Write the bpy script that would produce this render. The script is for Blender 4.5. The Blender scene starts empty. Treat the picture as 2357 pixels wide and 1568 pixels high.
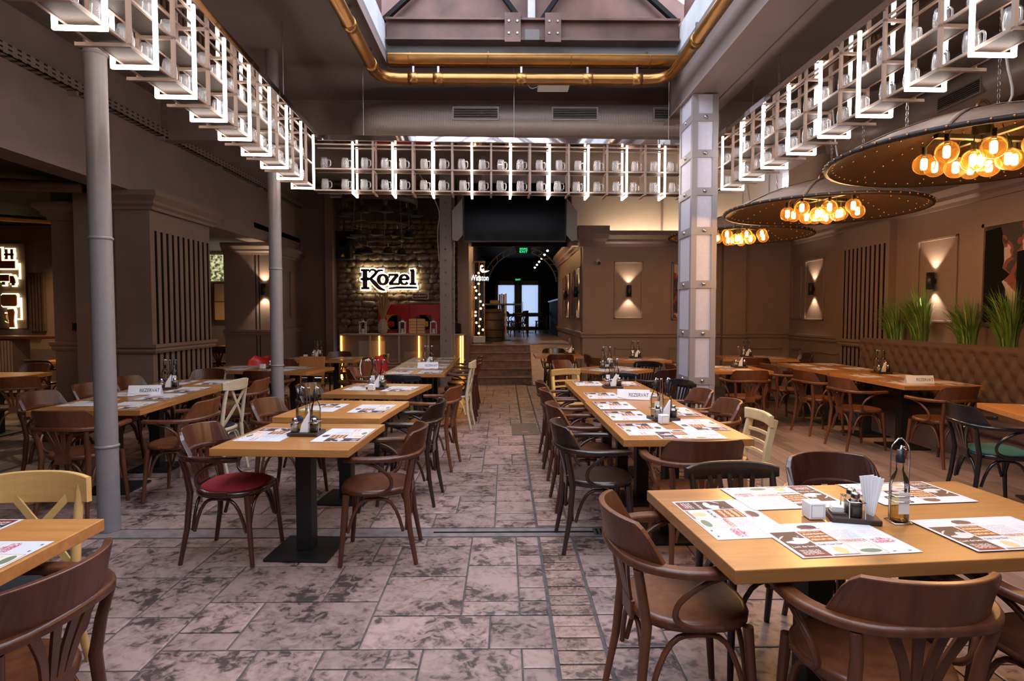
import bpy, math, random
from mathutils import Vector, Matrix
random.seed(7)
SC = bpy.context.scene
COL = SC.collection
R = math.radians
PI = math.pi

# ---------------------------------------------------------------- camera, world, light, exposure
cam_d = bpy.data.cameras.new('camera'); cam = bpy.data.objects.new('camera', cam_d); COL.objects.link(cam)
cam_d.sensor_width = 36; cam_d.lens = 21.0; cam_d.clip_start = .05; cam_d.clip_end = 200
cam.location = (0, 0, 1.53); cam.rotation_euler = (R(90-2.58), 0, R(-.687))
SC.camera = cam
wd = bpy.data.worlds.new('sky'); SC.world = wd; wd.use_nodes = True
bg = wd.node_tree.nodes['Background']; bg.inputs[0].default_value = (.80, .85, 1, 1); bg.inputs[1].default_value = 6.8
vs = SC.view_settings; vs.view_transform = 'Standard'; vs.look = 'None'; vs.gamma = 1; vs.exposure = 0; vs.use_curve_mapping = False
SC.display_settings.display_device = 'sRGB'
cy = SC.cycles; cy.use_denoising = True; cy.max_bounces = 7; cy.diffuse_bounces = 3; cy.glossy_bounces = 3
cy.transmission_bounces = 4; cy.transparent_max_bounces = 14; cy.caustics_reflective = False; cy.caustics_refractive = False
cy.sample_clamp_indirect = 6; cy.use_adaptive_sampling = True; cy.adaptive_threshold = .02
# daylight portal in the skylight opening
pl = bpy.data.lights.new('skylight_portal', 'AREA'); pl.shape = 'RECTANGLE'; pl.size = 3.5; pl.size_y = 10.3
pl.cycles.is_portal = True
po = bpy.data.objects.new('skylight_portal', pl); COL.objects.link(po); po.location = (.32, 2.3, 5.0); po['kind'] = 'helper'

# ---------------------------------------------------------------- materials
MATS = {}
def nodes(name):
    m = bpy.data.materials.new(name); m.use_nodes = True; MATS[name] = m
    nt = m.node_tree; return m, nt, nt.nodes['Principled BSDF']
def lk(nt, a, b): nt.links.new(a, b)
def plain(name, col, rough=.5, metal=0, noise=.0, scale=8, bump=0, emit=None, es=0, coat=0):
    m, nt, p = nodes(name)
    p.inputs['Roughness'].default_value = rough; p.inputs['Metallic'].default_value = metal
    p.inputs['Base Color'].default_value = (*col, 1)
    if coat: p.inputs['Coat Weight'].default_value = coat; p.inputs['Coat Roughness'].default_value = .15
    if noise or bump:
        tc = nt.nodes.new('ShaderNodeTexCoord'); n = nt.nodes.new('ShaderNodeTexNoise')
        n.inputs['Scale'].default_value = scale; n.inputs['Detail'].default_value = 5
        lk(nt, tc.outputs['Object'], n.inputs['Vector'])
        if noise:
            r = nt.nodes.new('ShaderNodeValToRGB')
            r.color_ramp.elements[0].position = .3; r.color_ramp.elements[1].position = .7
            r.color_ramp.elements[0].color = (*[max(0, c*(1-noise)) for c in col], 1)
            r.color_ramp.elements[1].color = (*[min(1, c*(1+noise)) for c in col], 1)
            lk(nt, n.outputs['Fac'], r.inputs['Fac']); lk(nt, r.outputs['Color'], p.inputs['Base Color'])
        if bump:
            b = nt.nodes.new('ShaderNodeBump'); b.inputs['Strength'].default_value = bump; b.inputs['Distance'].default_value = .01
            lk(nt, n.outputs['Fac'], b.inputs['Height']); lk(nt, b.outputs['Normal'], p.inputs['Normal'])
    if emit:
        p.inputs['Emission Color'].default_value = (*emit, 1); p.inputs['Emission Strength'].default_value = es
    return m
def wood(name, c1, c2, rough=.4, axis=0, scale=1.0, coat=.2, coords='Object'):
    m, nt, p = nodes(name)
    tc = nt.nodes.new('ShaderNodeTexCoord'); mp = nt.nodes.new('ShaderNodeMapping')
    sc = [22*scale]*3; sc[axis] = 1.6*scale; mp.inputs['Scale'].default_value = sc
    oi = nt.nodes.new('ShaderNodeObjectInfo'); cb = nt.nodes.new('ShaderNodeVectorMath'); cb.operation = 'ADD'
    mu = nt.nodes.new('ShaderNodeMath'); mu.operation = 'MULTIPLY'; mu.inputs[1].default_value = 37
    lk(nt, oi.outputs['Random'], mu.inputs[0])
    lk(nt, tc.outputs[coords], cb.inputs[0]); lk(nt, mu.outputs[0], cb.inputs[1]); lk(nt, cb.outputs[0], mp.inputs['Vector'])
    n = nt.nodes.new('ShaderNodeTexNoise'); n.inputs['Scale'].default_value = 1.5; n.inputs['Detail'].default_value = 6; n.inputs['Roughness'].default_value = .65
    lk(nt, mp.outputs[0], n.inputs['Vector'])
    r = nt.nodes.new('ShaderNodeValToRGB'); r.color_ramp.elements[0].position = .32; r.color_ramp.elements[1].position = .68
    r.color_ramp.elements[0].color = (*c1, 1); r.color_ramp.elements[1].color = (*c2, 1)
    lk(nt, n.outputs['Fac'], r.inputs['Fac'])
    hv = nt.nodes.new('ShaderNodeHueSaturation'); mr = nt.nodes.new('ShaderNodeMapRange')
    mr.inputs['To Min'].default_value = .8; mr.inputs['To Max'].default_value = 1.2
    lk(nt, oi.outputs['Random'], mr.inputs['Value']); lk(nt, mr.outputs[0], hv.inputs['Value']); lk(nt, r.outputs[0], hv.inputs['Color'])
    lk(nt, hv.outputs[0], p.inputs['Base Color'])
    p.inputs['Roughness'].default_value = rough; p.inputs['Coat Weight'].default_value = coat; p.inputs['Coat Roughness'].default_value = .2
    b = nt.nodes.new('ShaderNodeBump'); b.inputs['Strength'].default_value = .12; b.inputs['Distance'].default_value = .003
    lk(nt, n.outputs['Fac'], b.inputs['Height']); lk(nt, b.outputs['Normal'], p.inputs['Normal'])
    return m
def emit(name, col, s):
    m, nt, p = nodes(name); nt.nodes.remove(p)
    e = nt.nodes.new('ShaderNodeEmission'); e.inputs[0].default_value = (*col, 1); e.inputs[1].default_value = s
    lk(nt, e.outputs[0], nt.nodes['Material Output'].inputs[0]); return m
def glass(name, tint=(1, 1, 1), gloss=.25, haze=0.0, hazecol=(.9, .9, .9), rough=.05):
    m, nt, p = nodes(name); nt.nodes.remove(p)
    t = nt.nodes.new('ShaderNodeBsdfTransparent'); t.inputs[0].default_value = (*tint, 1)
    g = nt.nodes.new('ShaderNodeBsdfGlossy'); g.inputs['Roughness'].default_value = rough
    lw = nt.nodes.new('ShaderNodeLayerWeight'); lw.inputs[0].default_value = gloss
    mx = nt.nodes.new('ShaderNodeMixShader'); lk(nt, lw.outputs['Fresnel'], mx.inputs[0]); lk(nt, t.outputs[0], mx.inputs[1]); lk(nt, g.outputs[0], mx.inputs[2])
    out = mx
    if haze:
        d = nt.nodes.new('ShaderNodeBsdfTranslucent'); d.inputs[0].default_value = (*hazecol, 1)
        d2 = nt.nodes.new('ShaderNodeBsdfDiffuse'); d2.inputs[0].default_value = (*hazecol, 1)
        m3 = nt.nodes.new('ShaderNodeMixShader'); m3.inputs[0].default_value = .5; lk(nt, d.outputs[0], m3.inputs[1]); lk(nt, d2.outputs[0], m3.inputs[2])
        m2 = nt.nodes.new('ShaderNodeMixShader'); m2.inputs[0].default_value = haze
        lk(nt, mx.outputs[0], m2.inputs[1]); lk(nt, m3.outputs[0], m2.inputs[2]); out = m2
    lk(nt, out.outputs[0], nt.nodes['Material Output'].inputs[0]); return m

plain('taupe', (.215, .145, .11), .55, noise=.06, scale=3, bump=.04)
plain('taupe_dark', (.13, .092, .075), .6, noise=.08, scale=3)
plain('ceiling_paint', (.185, .145, .135), .8, noise=.12, scale=1.5)
plain('upper_paint', (.235, .172, .150), .8, noise=.1, scale=1.5)
plain('cream_paint', (.50, .43, .37), .8, noise=.06, scale=2)
plain('upstand_paint', (.55, .56, .58), .8, noise=.12, scale=3)
plain('column_paint', (.23, .205, .205), .38, noise=.05, scale=20)
plain('panel_grey', (.52, .51, .58), .5, noise=.05, scale=30)
plain('strap_grey', (.27, .245, .24), .45)
plain('black_metal', (.008, .008, .009), .45)
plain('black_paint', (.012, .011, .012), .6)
plain('dark_void', (.006, .006, .007), .9)
plain('chrome', (.75, .75, .78), .18, 1)
plain('steel', (.42, .40, .38), .35, 1, noise=.1, scale=12)
plain('tray_metal', (.33, .29, .27), .5, .6)
plain('brass', (.40, .205, .068), .33, 1, noise=.12, scale=6)
plain('brown_steel', (.13, .065, .052), .45, .2, noise=.35, scale=3)
plain('beige_metal', (.32, .225, .17), .45, .1)
plain('mirror', (.82, .80, .80), .04, 1)
plain('shelf_mesh', (.05, .036, .028), .6, .3, noise=.5, scale=160)
plain('paper', (.84, .83, .84), .75)
plain('salt', (.85, .85, .83), .6)
plain('pepper', (.10, .075, .06), .7, noise=.4, scale=200)
plain('red_velvet', (.28, .012, .02), .85, noise=.15, scale=60)
plain('black_cushion', (.012, .013, .018), .85)
plain('teal_cushion', (.03, .12, .12), .8)
plain('red_plastic', (.55, .02, .025), .35)
plain('red_paint', (.52, .012, .014), .3)
plain('white_paint', (.8, .78, .74), .5)
plain('bench_fabric', (.085, .048, .038), .75, noise=.2, scale=120)
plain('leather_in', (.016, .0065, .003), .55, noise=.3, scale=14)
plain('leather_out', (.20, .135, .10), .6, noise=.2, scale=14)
plain('rivet', (.42, .22, .10), .35, .9)
plain('dark_wood_tray', (.045, .024, .017), .5)
plain('leaf', (.10, .22, .03), .5, noise=.4, scale=5)
plain('leaf_pale', (.30, .38, .12), .5, noise=.3, scale=5)
plain('dry_grass', (.42, .27, .13), .8)
plain('felt', (.008, .007, .007), .9)
plain('vase_clay', (.42, .32, .26), .8, noise=.45, scale=40, bump=.6)
plain('grout', (.085, .068, .065), .85, noise=.3, scale=20)
plain('drain_concrete', (.19, .145, .135), .85, noise=.3, scale=12)
plain('hatch_plate', (.12, .105, .10), .45, .5)
plain('stair_wood', (.21, .105, .052), .38, noise=.4, scale=9)
plain('ramp_board', (.50, .34, .24), .5, noise=.15, scale=10)
plain('corridor_floor', (.22, .17, .15), .3, noise=.2, scale=8)
plain('bottle_label', (.82, .80, .76), .6)
plain('navy_label', (.03, .03, .07), .6)
plain('plastic_black', (.015, .015, .02), .35)
plain('plastic_white', (.8, .8, .82), .4)
plain('yellow', (.72, .40, .02), .6)
plain('green_sign', (.005, .03, .012), .5)
plain('maroon', (.09, .006, .008), .5)
plain('text_dark', (.03, .03, .045), .6)
plain('text_red', (.55, .04, .07), .6)
plain('text_white', (.85, .82, .78), .6)
plain('text_orange', (.72, .22, .05), .6)
plain('sign_brown', (.085, .035, .02), .5)
plain('icon_brown', (.28, .09, .02), .5)
plain('art_paper', (.62, .36, .16), .7)
plain('filter_cable', (.5, .48, .45), .6)
plain('barrel', (.07, .04, .025), .6, noise=.3, scale=9)
wood('oak', (.36, .142, .034), (.48, .212, .062), .38, 0, 1.0, .25)
wood('oak_y', (.36, .142, .034), (.48, .212, .062), .38, 1, 1.0, .25)
wood('chair_brown', (.060, .016, .006), (.115, .034, .012), .38, 2, .6, .15)
wood('chair_light', (.095, .028, .0095), (.165, .054, .019), .40, 2, .6, .12)
wood('chair_dark', (.018, .009, .006), (.036, .017, .011), .30, 2, .6, .4)
wood('chair_red', (.034, .008, .0055), (.070, .018, .011), .28, 2, .6, .5)
wood('chair_orange', (.32, .12, .03), (.42, .17, .05), .36, 2, .6, .3)
wood('chair_yellow', (.55, .32, .10), (.68, .42, .155), .4, 0, .5, .25)
wood('chair_cream', (.52, .42, .27), (.62, .52, .36), .5, 0, .5, .1)
wood('chair_pine', (.62, .43, .21), (.72, .53, .29), .45, 2, .5, .15)
plain('chair_black', (.010, .010, .012), .22, coat=.4)
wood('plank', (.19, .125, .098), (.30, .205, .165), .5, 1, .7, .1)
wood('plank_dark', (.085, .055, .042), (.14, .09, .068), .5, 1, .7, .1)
emit('led_white', (1, .84, .76), 17)
emit('led_amber', (1, .40, .04), 16)
emit('led_cove', (1, .78, .52), 90)
emit('led_halo', (1, .84, .52), 13)
emit('neon', (.72, .86, 1), 4)
emit('exit_green', (.05, 1, .35), 1.6)
emit('filament', (1, .60, .20), 55)
emit('bulb_small', (1, .50, .16), 16)
emit('spot_white', (1, .85, .65), 14)
emit('icon_back', (1, .80, .42), 2.4)
emit('moss_glow', (.75, .70, .35), .9)
glass('mug_glass', (.94, .94, .94), .28, .18, (.95, .93, .92), .12)
glass('clear_glass', (.96, .96, .95), .3, 0)
glass('amber_glass', (1, .82, .55), .10, .04, (1, .6, .25))
glass('oil', (.97, .88, .58), .08, .30, (.80, .66, .34))
glass('pane_glass', (.93, .96, .98), .2, 0)
glass('frost_glass', (.9, .95, 1), .2, .9, (.5, .56, .64), .3)

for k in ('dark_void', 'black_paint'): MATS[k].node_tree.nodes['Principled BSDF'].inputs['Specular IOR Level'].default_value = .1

def stone_mat(name, c_lo, c_hi, stain, scale=2.2, thr=.52):
    m, nt, p = nodes(name)
    ge = nt.nodes.new('ShaderNodeNewGeometry'); oi = nt.nodes.new('ShaderNodeObjectInfo')
    ad = nt.nodes.new('ShaderNodeVectorMath'); ad.operation = 'ADD'; mu = nt.nodes.new('ShaderNodeMath'); mu.operation = 'MULTIPLY'; mu.inputs[1].default_value = 60
    lk(nt, oi.outputs['Random'], mu.inputs[0]); lk(nt, ge.outputs['Position'], ad.inputs[0]); lk(nt, mu.outputs[0], ad.inputs[1])
    n1 = nt.nodes.new('ShaderNodeTexNoise'); n1.inputs['Scale'].default_value = scale*1.6; n1.inputs['Detail'].default_value = 7; n1.inputs['Roughness'].default_value = .62; n1.inputs['Distortion'].default_value = .5
    lk(nt, ad.outputs[0], n1.inputs['Vector'])
    n2 = nt.nodes.new('ShaderNodeTexNoise'); n2.inputs['Scale'].default_value = scale*9; n2.inputs['Detail'].default_value = 4; n2.inputs['Distortion'].default_value = .9
    lk(nt, ad.outputs[0], n2.inputs['Vector'])
    s = nt.nodes.new('ShaderNodeMath'); s.operation = 'MULTIPLY_ADD'; s.inputs[1].default_value = .45; lk(nt, n2.outputs['Fac'], s.inputs[0])
    h = nt.nodes.new('ShaderNodeMath'); h.operation = 'MULTIPLY'; h.inputs[1].default_value = .55; lk(nt, n1.outputs['Fac'], h.inputs[0]); lk(nt, h.outputs[0], s.inputs[2])
    r = nt.nodes.new('ShaderNodeValToRGB'); e = r.color_ramp.elements
    e[0].position = thr-.10; e[0].color = (*c_hi, 1); e[1].position = thr+.07; e[1].color = (*stain, 1)
    q = r.color_ramp.elements.new(thr); q.color = (*c_lo, 1)
    lk(nt, s.outputs[0], r.inputs['Fac'])
    hv = nt.nodes.new('ShaderNodeHueSaturation'); mr = nt.nodes.new('ShaderNodeMapRange'); mr.inputs['To Min'].default_value = .82; mr.inputs['To Max'].default_value = 1.15
    lk(nt, oi.outputs['Random'], mr.inputs['Value']); lk(nt, mr.outputs[0], hv.inputs['Value']); lk(nt, r.outputs[0], hv.inputs['Color']); lk(nt, hv.outputs[0], p.inputs['Base Color'])
    b = nt.nodes.new('ShaderNodeBump'); b.inputs['Strength'].default_value = .5; b.inputs['Distance'].default_value = .008; b.invert = True
    lk(nt, s.outputs[0], b.inputs['Height']); lk(nt, b.outputs['Normal'], p.inputs['Normal'])
    p.inputs['Roughness'].default_value = .42
stone_mat('floor_stone', (.255, .165, .145), (.36, .24, .213), (.065, .043, .039), 2.2, .525)
stone_mat('floor_brick', (.27, .165, .125), (.36, .235, .19), (.10, .06, .045), 4, .51)
stone_mat('rubble', (.17, .115, .07), (.24, .17, .10), (.06, .04, .026), 4)

def placemat_mat():
    m, nt, p = nodes('placemat')
    tc = nt.nodes.new('ShaderNodeTexCoord'); sx = nt.nodes.new('ShaderNodeSeparateXYZ'); lk(nt, tc.outputs['Generated'], sx.inputs[0])
    u, v = sx.outputs['X'], sx.outputs['Y']
    def M(op, a, b=None, c=None):
        n = nt.nodes.new('ShaderNodeMath'); n.operation = op
        for i, x in enumerate((a, b, c)):
            if x is None: continue
            if isinstance(x, (int, float)): n.inputs[i].default_value = x
            else: lk(nt, x, n.inputs[i])
        return n.outputs[0]
    def rect(u0, u1, v0, v1): return M('MULTIPLY', M('COMPARE', u, (u0+u1)/2, (u1-u0)/2), M('COMPARE', v, (v0+v1)/2, (v1-v0)/2))
    def ell(uc, vc, a, b):
        x = M('POWER', M('MULTIPLY', M('SUBTRACT', u, uc), 1/a), 2); y = M('POWER', M('MULTIPLY', M('SUBTRACT', v, vc), 1/b), 2)
        return M('LESS_THAN', M('ADD', x, y), 1)
    nz = nt.nodes.new('ShaderNodeTexNoise'); nz.inputs['Scale'].default_value = 60; lk(nt, tc.outputs['Generated'], nz.inputs['Vector'])
    nb = nt.nodes.new('ShaderNodeTexNoise'); nb.inputs['Scale'].default_value = 6; nb.inputs['Detail'].default_value = 4; lk(nt, tc.outputs['Generated'], nb.inputs['Vector'])
    def lines(mask, k): return M('MULTIPLY', M('MULTIPLY', mask, M('GREATER_THAN', M('FRACT', M('MULTIPLY', v, k)), .45)), M('GREATER_THAN', nz.outputs['Fac'], .47))
    col = None
    base = nt.nodes.new('ShaderNodeRGB'); base.outputs[0].default_value = (.64, .63, .65, 1); col = base.outputs[0]
    def over(mask, c):
        nonlocal col
        n = nt.nodes.new('ShaderNodeMix'); n.data_type = 'RGBA'
        lk(nt, mask, n.inputs[0]); lk(nt, col, n.inputs[6])
        if isinstance(c, tuple): n.inputs[7].default_value = (*c, 1)
        else: lk(nt, c, n.inputs[7])
        col = n.outputs[2]
    over(lines(rect(.52, .74, .46, .74), 26), (.45, .38, .40))            # small print
    over(lines(rect(.80, .95, .52, .70), 22), (.55, .45, .48))
    rp = nt.nodes.new('ShaderNodeValToRGB'); rp.color_ramp.elements[0].color = (.035, .014, .012, 1); rp.color_ramp.elements[1].color = (.10, .045, .04, 1)
    lk(nt, nb.outputs['Fac'], rp.inputs[0])
    over(rect(.03, .26, .02, .74), rp.outputs[0])                          # dark beer photograph with white foam
    over(M('MULTIPLY', ell(.15, .50, .12, .13), M('GREATER_THAN', nb.outputs['Fac'], .45)), (.62, .56, .55))
    over(rect(.03, .26, .02, .12), (.16, .02, .02))
    over(lines(rect(.06, .22, .08, .20), 30), (.75, .6, .55))
    over(rect(.275, .495, .40, .74), (.24, .06, .012))                     # orange block
    over(lines(rect(.29, .48, .44, .72), 12), (.80, .50, .30))
    over(rect(.275, .495, .02, .06), (.30, .16, .12))
    over(ell(.39, .16, .055, .10), (.72, .45, .22))                        # glass sketch
    over(lines(rect(.29, .48, .29, .37), 22), (.50, .42, .42))
    over(rect(.505, .735, .02, .44), (.45, .12, .06)); over(rect(.511, .729, .03, .43), (.76, .68, .56))
    over(lines(rect(.54, .70, .34, .39), 20), (.55, .10, .05)); over(lines(rect(.53, .71, .20, .30), 30), (.55, .42, .34))
    over(ell(.62, .11, .09, .055), (.16, .20, .12))                        # green badge
    over(lines(rect(.77, .95, .30, .42), 9), (.62, .08, .12))              # red heading
    over(rect(.78, .81, .05, .075), (.06, .06, .08)); over(rect(.91, .94, .05, .075), (.06, .06, .08))
    over(ell(.42, .86, .085, .075), (.10, .055, .045)); over(rect(.34, .52, .795, .815), (.55, .08, .10))
    lk(nt, col, p.inputs['Base Color']); p.inputs['Roughness'].default_value = .55
placemat_mat()

def tray_holes():
    m = MATS['tray_metal']; nt = m.node_tree; p = nt.nodes['Principled BSDF']
    tc = nt.nodes.new('ShaderNodeTexCoord'); sx = nt.nodes.new('ShaderNodeSeparateXYZ'); lk(nt, tc.outputs['Object'], sx.inputs[0])
    def M(op, a, b):
        n = nt.nodes.new('ShaderNodeMath'); n.operation = op
        for i, x in enumerate((a, b)):
            if isinstance(x, (int, float)): n.inputs[i].default_value = x
            else: lk(nt, x, n.inputs[i])
        return n.outputs[0]
    a = M('LESS_THAN', M('FRACT', M('MULTIPLY', sx.outputs['Y'], 9), 0), .45)
    b = M('LESS_THAN', M('FRACT', M('MULTIPLY', sx.outputs['Z'], 22), 0), .4)
    mx = nt.nodes.new('ShaderNodeMix'); mx.data_type = 'RGBA'; lk(nt, M('MULTIPLY', a, b), mx.inputs[0])
    mx.inputs[6].default_value = (.36, .31, .28, 1); mx.inputs[7].default_value = (.03, .026, .024, 1); lk(nt, mx.outputs[2], p.inputs['Base Color'])
tray_holes()

def mural_mat(name, seed):
    m, nt, p = nodes(name)
    tc = nt.nodes.new('ShaderNodeTexCoord'); mp = nt.nodes.new('ShaderNodeMapping'); mp.inputs['Location'].default_value = (seed, seed*2, 0); mp.inputs['Scale'].default_value = (1.2, 1.2, 1.2)
    lk(nt, tc.outputs['Object'], mp.inputs[0])
    n = nt.nodes.new('ShaderNodeTexNoise'); n.inputs['Scale'].default_value = 1.6; n.inputs['Detail'].default_value = 8; n.inputs['Distortion'].default_value = 1.5; lk(nt, mp.outputs[0], n.inputs['Vector'])
    r = nt.nodes.new('ShaderNodeValToRGB'); r.color_ramp.interpolation = 'CONSTANT'; e = r.color_ramp.elements
    e[0].position = 0; e[0].color = (.02, .012, .012, 1); e[1].position = .47; e[1].color = (.16, .03, .02, 1)
    q = e.new(.55); q.color = (.42, .30, .25, 1)
    lk(nt, n.outputs['Fac'], r.inputs[0]); lk(nt, r.outputs[0], p.inputs['Base Color']); p.inputs['Roughness'].default_value = .6
mural_mat('mural', 3.3)
mural_mat('mural_small', 8.1)

# ---------------------------------------------------------------- mesh builder
class MB:
    def __init__(s): s.v = []; s.f = []; s.sm = []
    def add(s, vs, fs, smooth=False):
        o = len(s.v); s.v += [tuple(v) for v in vs]; s.f += [tuple(i+o for i in f) for f in fs]; s.sm += [smooth]*len(fs); return s
    def box(s, x0, x1, y0, y1, z0, z1, rz=0, c=None):
        vs = [(x, y, z) for z in (z0, z1) for y in (y0, y1) for x in (x0, x1)]
        if rz:
            cx, cyy = c or ((x0+x1)/2, (y0+y1)/2); ca, sa = math.cos(rz), math.sin(rz)
            vs = [(cx+(x-cx)*ca-(y-cyy)*sa, cyy+(x-cx)*sa+(y-cyy)*ca, z) for x, y, z in vs]
        return s.add(vs, [(0, 2, 3, 1), (4, 5, 7, 6), (0, 1, 5, 4), (2, 6, 7, 3), (0, 4, 6, 2), (1, 3, 7, 5)])
    def sweep(s, pts, sec, up=(0, 0, 1), closed=False, smooth=True, caps=True):
        """sec: list of (a, b) or function i -> list; a goes sideways, b along up"""
        P = [Vector(p) for p in pts]; n = len(P); up = Vector(up); rings = []
        for i, p in enumerate(P):
            a = P[(i-1) % n] if (closed or i > 0) else p; b = P[(i+1) % n] if (closed or i < n-1) else p
            t = (b-a).normalized(); sd = t.cross(up)
            if sd.length < 1e-4: sd = t.cross(Vector((0, 1, .001)))
            sd.normalize(); u2 = sd.cross(t)
            rings.append([p+sd*x+u2*y for x, y in (sec(i) if callable(sec) else sec)])
        k = len(rings[0]); vs = [v for r in rings for v in r]; fs = []
        for i in range(n if closed else n-1):
            j = (i+1) % n
            for q in range(k): fs.append((i*k+q, i*k+(q+1) % k, j*k+(q+1) % k, j*k+q))
        s.add(vs, fs, smooth)
        if caps and not closed: s.add(rings[0], [tuple(range(k))]); s.add(rings[-1], [tuple(reversed(range(k)))])
        return s
    def tube(s, pts, r, n=8, up=(0, 0, 1), closed=False, caps=True):
        c = [(math.cos(2*PI*k/n), math.sin(2*PI*k/n)) for k in range(n)]
        if callable(r): f = lambda i: [(a*r(i), b*r(i)) for a, b in c]
        elif isinstance(r, (list, tuple)): f = lambda i: [(a*r[i], b*r[i]) for a, b in c]
        else: f = [(a*r, b*r) for a, b in c]
        return s.sweep(pts, f, up, closed, True, caps)
    def bar(s, p, q, w, h, up=(0, 0, 1)): return s.sweep([p, q], [(-w/2, -h/2), (w/2, -h/2), (w/2, h/2), (-w/2, h/2)], up, smooth=False)
    def lathe(s, prof, n=16, c=(0, 0, 0), smooth=True, cap=True):
        vs = [(c[0]+r*math.cos(2*PI*k/n), c[1]+r*math.sin(2*PI*k/n), c[2]+z) for r, z in prof for k in range(n)]
        fs = [(i*n+k, i*n+(k+1) % n, (i+1)*n+(k+1) % n, (i+1)*n+k) for i in range(len(prof)-1) for k in range(n)]
        s.add(vs, fs, smooth)
        if cap:
            for i, rev in ((0, True), (len(prof)-1, False)):
                if prof[i][0] > 1e-4:
                    o = list(range(n)); s.add(vs[i*n:(i+1)*n], [tuple(reversed(o)) if rev else tuple(o)])
        return s
    def sphere(s, c, r, n=10, m=6, sz=1):
        return s.lathe([(max(1e-5, r*math.sin(PI*i/m)), -r*sz*math.cos(PI*i/m)) for i in range(m+1)], n, c, True, False)
    def prism(s, poly, d0, d1, f):
        """poly: 2-D outline; f(a, b, d) -> point"""
        n = len(poly); vs = [f(a, b, d) for d in (d0, d1) for a, b in poly]
        return s.add(vs, [tuple(range(n-1, -1, -1)), tuple(range(n, 2*n))]+[(i, (i+1) % n, n+(i+1) % n, n+i) for i in range(n)])
    def mesh(s, name, mat):
        me = bpy.data.meshes.new(name); me.from_pydata(s.v, [], s.f)
        me.polygons.foreach_set('use_smooth', s.sm); me.materials.append(MATS[mat]); me.update(); return me
    def build(s, name, mat, parent=None, bev=0, loc=None, rz=None, kind=None):
        o = bpy.data.objects.new(name, s.mesh(name, mat)); COL.objects.link(o)
        if parent is not None: o.parent = parent
        if loc is not None: o.location = loc
        if rz is not None: o.rotation_euler = (0, 0, rz)
        if bev:
            b = o.modifiers.new('bevel', 'BEVEL'); b.width = bev; b.segments = 2; b.limit_method = 'ANGLE'; b.angle_limit = R(40)
        if kind: o['kind'] = kind
        return o
def B(*a, **k): return MB().box(*a, **k)
def obj(name, me, parent=None, loc=(0, 0, 0), rz=0):
    o = bpy.data.objects.new(name, me); COL.objects.link(o); o.parent = parent; o.location = loc; o.rotation_euler = (0, 0, rz); return o
def tag(o, label, cat, group=None, kind=None):
    o['label'] = label; o['category'] = cat
    if group: o['group'] = group
    if kind: o['kind'] = kind
    return o
def thing(name, label, cat, loc=(0, 0, 0), rz=0, group=None):
    o = bpy.data.objects.new(name, None); COL.objects.link(o); o.empty_display_size = .1
    o.location = loc; o.rotation_euler = (0, 0, rz); return tag(o, label, cat, group)
def struct(name, mb, mat, parent=None, bev=0): return mb.build(name, mat, parent, bev, kind='structure')
CH = {}
def copy_tree(o, parent=None):
    c = o.copy(); COL.objects.link(c)
    if parent is not None: c.parent = parent
    for ch in kids(o): copy_tree(ch, c)
    return c
def kids(o):
    if o.name not in CH: CH[o.name] = [x for x in COL.objects if x.parent == o]
    return CH[o.name]
class Proto:
    """a thing that is built once; the first placing moves it, later ones copy it"""
    def __init__(s, root): s.root = root; s.used = False; kids(root); [kids(k) for k in kids(root)]
    def put(s, loc, rz, label, group=None):
        o = s.root if not s.used else copy_tree(s.root); s.used = True
        o.location = loc; o.rotation_euler = (0, 0, rz); o['label'] = label
        if group: o['group'] = group
        elif 'group' in o: del o['group']
        return o
def text(name, body, size, mat, parent, loc, rot, extrude=.001, align='CENTER', sx=1):
    cu = bpy.data.curves.new(name, 'FONT'); cu.body = body; cu.size = size; cu.extrude = extrude; cu.align_x = align; cu.align_y = 'CENTER'
    cu.materials.append(MATS[mat]); tmp = bpy.data.objects.new(name, cu); me = bpy.data.meshes.new_from_object(tmp); bpy.data.objects.remove(tmp)
    o = bpy.data.objects.new(name, me); COL.objects.link(o); o.parent = parent
    o.location = loc; o.rotation_euler = rot; o.scale = (sx, 1, 1); return o
def light(name, kind, loc, energy, col, parent=None, size=.1, rot=(0, 0, 0), angle=None, blend=.3):
    l = bpy.data.lights.new(name, kind); l.energy = energy; l.color = col
    if kind == 'SPOT': l.spot_size = angle; l.spot_blend = blend; l.shadow_soft_size = size
    elif kind == 'AREA': l.size = size
    else: l.shadow_soft_size = size
    o = bpy.data.objects.new(name, l); COL.objects.link(o); o.location = loc; o.rotation_euler = rot; o.parent = parent; return o
def arc(cx, cyy, r, a0, a1, n, z=0): return [(cx+r*math.cos(a0+(a1-a0)*i/n), cyy+r*math.sin(a0+(a1-a0)*i/n), z) for i in range(n+1)]
def spline(pts, n=6):
    P = [Vector(p) for p in pts]; out = []
    for i in range(len(P)-1):
        a = P[max(0, i-1)]; b = P[i]; c = P[i+1]; d = P[min(len(P)-1, i+2)]
        for k in range(n):
            t = k/n; out.append(.5*((2*b)+(c-a)*t+(2*a-5*b+4*c-d)*t*t+(3*b-a-3*c+d)*t**3))
    return out+[P[-1]]
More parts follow.
